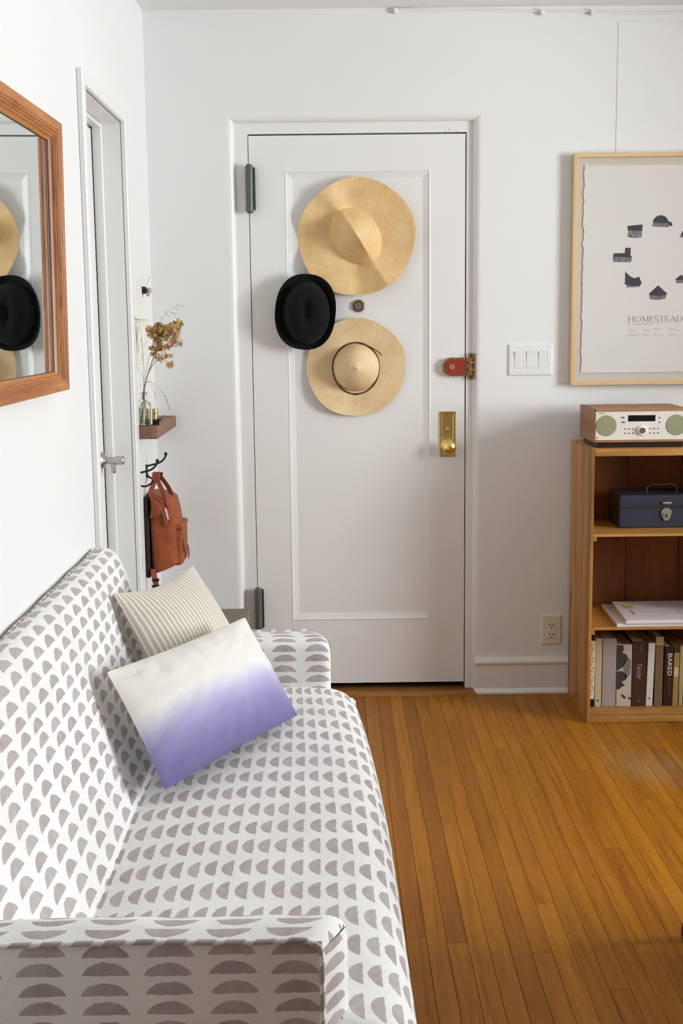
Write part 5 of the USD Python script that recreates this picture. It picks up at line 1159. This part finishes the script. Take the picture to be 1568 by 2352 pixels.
# top flap fold, label tape, zip
gy = np.linspace(0, 1, 14); gz = np.linspace(0, 1, 14)
Pg = np.array([[(XL + 0.020 + 0.050 * a + 0.010 * math.sin(b * 3), by0 - 0.0005 - 0.011 * math.sin(math.pi * a) * math.sin(math.pi * min(1, b * 1.15)) ** 0.8 + 0.004 * a, 0.770 + 0.078 * b - 0.014 * a * b) for a in gy] for b in gz])
obj('side_gusset', [grid(Pg), grid(Pg + [0, 0.004, 0])], M_rust, bp, smooth=True)
obj('zip_tape', ribbon([(XL + 0.030, by0 + 0.004, 0.842), (XL + 0.058, by0 - 0.002, 0.836), (XL + 0.074, by0 - 0.0022, 0.800), (XL + 0.080, by0 - 0.003, 0.740)], (1, 0, 0.2), 0.008, 0.002), M_rust_strap, bp)
obj('label_tape', ribbon([(XL + 0.066, by0 - 0.0045, 0.820), (XL + 0.074, by0 - 0.006, 0.785), (XL + 0.083, by0 - 0.006, 0.745)], (1, 0, 0.3), 0.0135, 0.002), M_rust_strap, bp)
lb = obj('woven_label', ribbon([(XL + 0.0790, by0 - 0.0078, 0.806), (XL + 0.0835, by0 - 0.0085, 0.785), (XL + 0.0880, by0 - 0.0085, 0.765)], (1, 0, 0.3), 0.0070, 0.0008), paint('white_woven_label', (232, 222, 220), 0.7, 0), bp, label='small white label with pink marks')
for k in range(4): obj('label_mark', trimesh.creation.icosphere(1, 0.0013).apply_translation([XL + 0.0802 + 0.0022 * k, by0 - 0.0088, 0.800 - 0.0098 * k]), paint(f'pink_mark_{k}', (214, 120, 140), 0.7, 0), lb)
# handles over the lower arm of the hook
hy_, hz_ = 4.465, 0.9085
for k, (x0, yo, xe, ye, w) in enumerate(((XL + 0.030, -0.012, XL + 0.030, by0 + 0.018, 0.017), (XL + 0.036, -0.014, XL + 0.078, by0 + 0.004, 0.016), (XL + 0.046, 0.010, XL + 0.090, by1 - 0.115, 0.016))):
    obj('carry_handle', ribbon([(xe, ye, 0.800 if k else 0.842), (xe - 0.003, ye + 0.002, 0.838 if k else 0.858), (x0 + (xe - x0) * 0.45, hy_ + yo * 1.4 + (ye - hy_) * 0.35, 0.880), (x0 + 0.002, hy_ + yo, hz_ + 0.002), (x0 + 0.002, hy_ + yo * 0.2, hz_ + 0.010)], (1, 0, 0.0) if k == 0 else (1, -0.4, 0.2), w, 0.0028, 40), M_rust_strap, bp)
obj('handle_wrap', ribbon([(XL + 0.041, hy_ - 0.022, 0.890), (XL + 0.040, hy_ - 0.013, 0.9125), (XL + 0.040, hy_ - 0.001, 0.9205), (XL + 0.040, hy_ + 0.012, 0.9125), (XL + 0.041, hy_ + 0.022, 0.888)], (1, 0, 0), 0.026, 0.003, 30), M_rust_strap, bp)
# adjuster strap end at the foot
obj('strap_end', ribbon([(XL + 0.028, by0 + 0.006, 0.585), (XL + 0.031, by0 - 0.004, 0.560), (XL + 0.036, by0 - 0.004, 0.535), (XL + 0.036, by0 + 0.004, 0.524)], (1, 0, 0.1), 0.019, 0.003), M_rust_strap, bp)
obj('buckle', rbox(XL + 0.023, XL + 0.048, by0 - 0.010, by0 + 0.002, 0.542, 0.553, 0.003), M_black, bp)
obj('buckle', rbox(XL + 0.024, XL + 0.049, by0 - 0.010, by0 + 0.002, 0.520, 0.529, 0.003), M_black, bp)
obj('strap_loop', tube([(XL + 0.024, by0 + 0.0, 0.528), (XL + 0.028, by0, 0.518), (XL + 0.038, by0, 0.515), (XL + 0.046, by0, 0.522)], 0.0035, 8, res=20), M_bkpad, bp)

# ------------------------------------------------------------------ armchair outside the frame, the tip of one leg shows at the right edge
M_dkwood = wood('dark_chair_wood', (40, 18, 10), (70, 32, 18), (92, 46, 26), 'z', 10, 8, 0.35)
ac = thing('armchair', 'armchair of which only the tip of one dark wooden leg shows at the right edge', 'armchair', (1.22, 2.40, 0))
M_ac = paint('grey_wool', (116, 112, 108), 0.9, 0.05, 40, 0.3, 400)
AX0, AX1, AY0, AY1 = 0.872, 1.560, 2.03, 2.735
for x, y, sx, sy in ((AX0 + 0.02, AY1 - 0.03, -1, 1), (AX1 - 0.02, AY1 - 0.03, 1, 1), (AX0 + 0.02, AY0 + 0.03, -1, -1), (AX1 - 0.02, AY0 + 0.03, 1, -1)):
    f = lambda t, z: (x + sx * 0.0735 * t, y + sy * 0.057 * t, z)
    obj('leg', tube([f(1, 0.0005), f(0.99, 0.012), f(0.97, 0.026), f(0.9, 0.055), f(0.6, 0.13), f(0, 0.235)], [0.0105, 0.0155, 0.0175, 0.0150, 0.016, 0.020], 16, res=40), M_dkwood, ac)
obj('seat_frame', box(AX0, AX1, AY0, AY1, 0.225, 0.270, 0.01), M_dkwood, ac)
obj('seat_cushion', rbox(AX0 + 0.07, AX1 - 0.01, AY0 + 0.07, AY1 - 0.07, 0.268, 0.400, 0.04, 20), M_ac, ac)
obj('backrest', rbox(AX1 - 0.15, AX1, AY0 + 0.02, AY1 - 0.02, 0.268, 0.780, 0.05, 20), M_ac, ac)
for a in (AY0, AY1 - 0.075): obj('armrest', rbox(AX0 + 0.02, AX1, a, a + 0.075, 0.268, 0.560, 0.035, 20), M_ac, ac)

# added unseen cupboard beside the camera, blocks bounce light to the near sofa arm
wd = thing('added_wardrobe', 'added dark walnut cupboard, unseen, blocking bounce light to the near sofa arm', 'added_wardrobe', (XL + 0.15, 0.57, 0))
M_wd = wood('blocker_walnut', (50, 32, 22), (74, 48, 32), (92, 62, 42), 'z', 8, 10, 0.4)
obj('carcass', box(XL + 0.004, XL + 0.255, 0.05, 1.09, 0.05, 1.95, 0.004), M_wd, wd)
for a, b in ((0.06, 0.568), (0.572, 1.08)):
    dr = obj('door', box(XL + 0.255, XL + 0.273, a, b, 0.07, 1.93, 0.003), M_wd, wd)
    obj('knob', lathe([(0, 0.02), (0.010, 0.018), (0.012, 0.010), (0.006, 0.004), (0.006, 0)], 16, (XL + 0.273, 0.52 if a < 0.5 else 0.62, 1.0), 'x'), M_brass_old, dr)
obj('plinth', box(XL + 0.02, XL + 0.24, 0.07, 1.07, 0, 0.05), M_wd, wd)
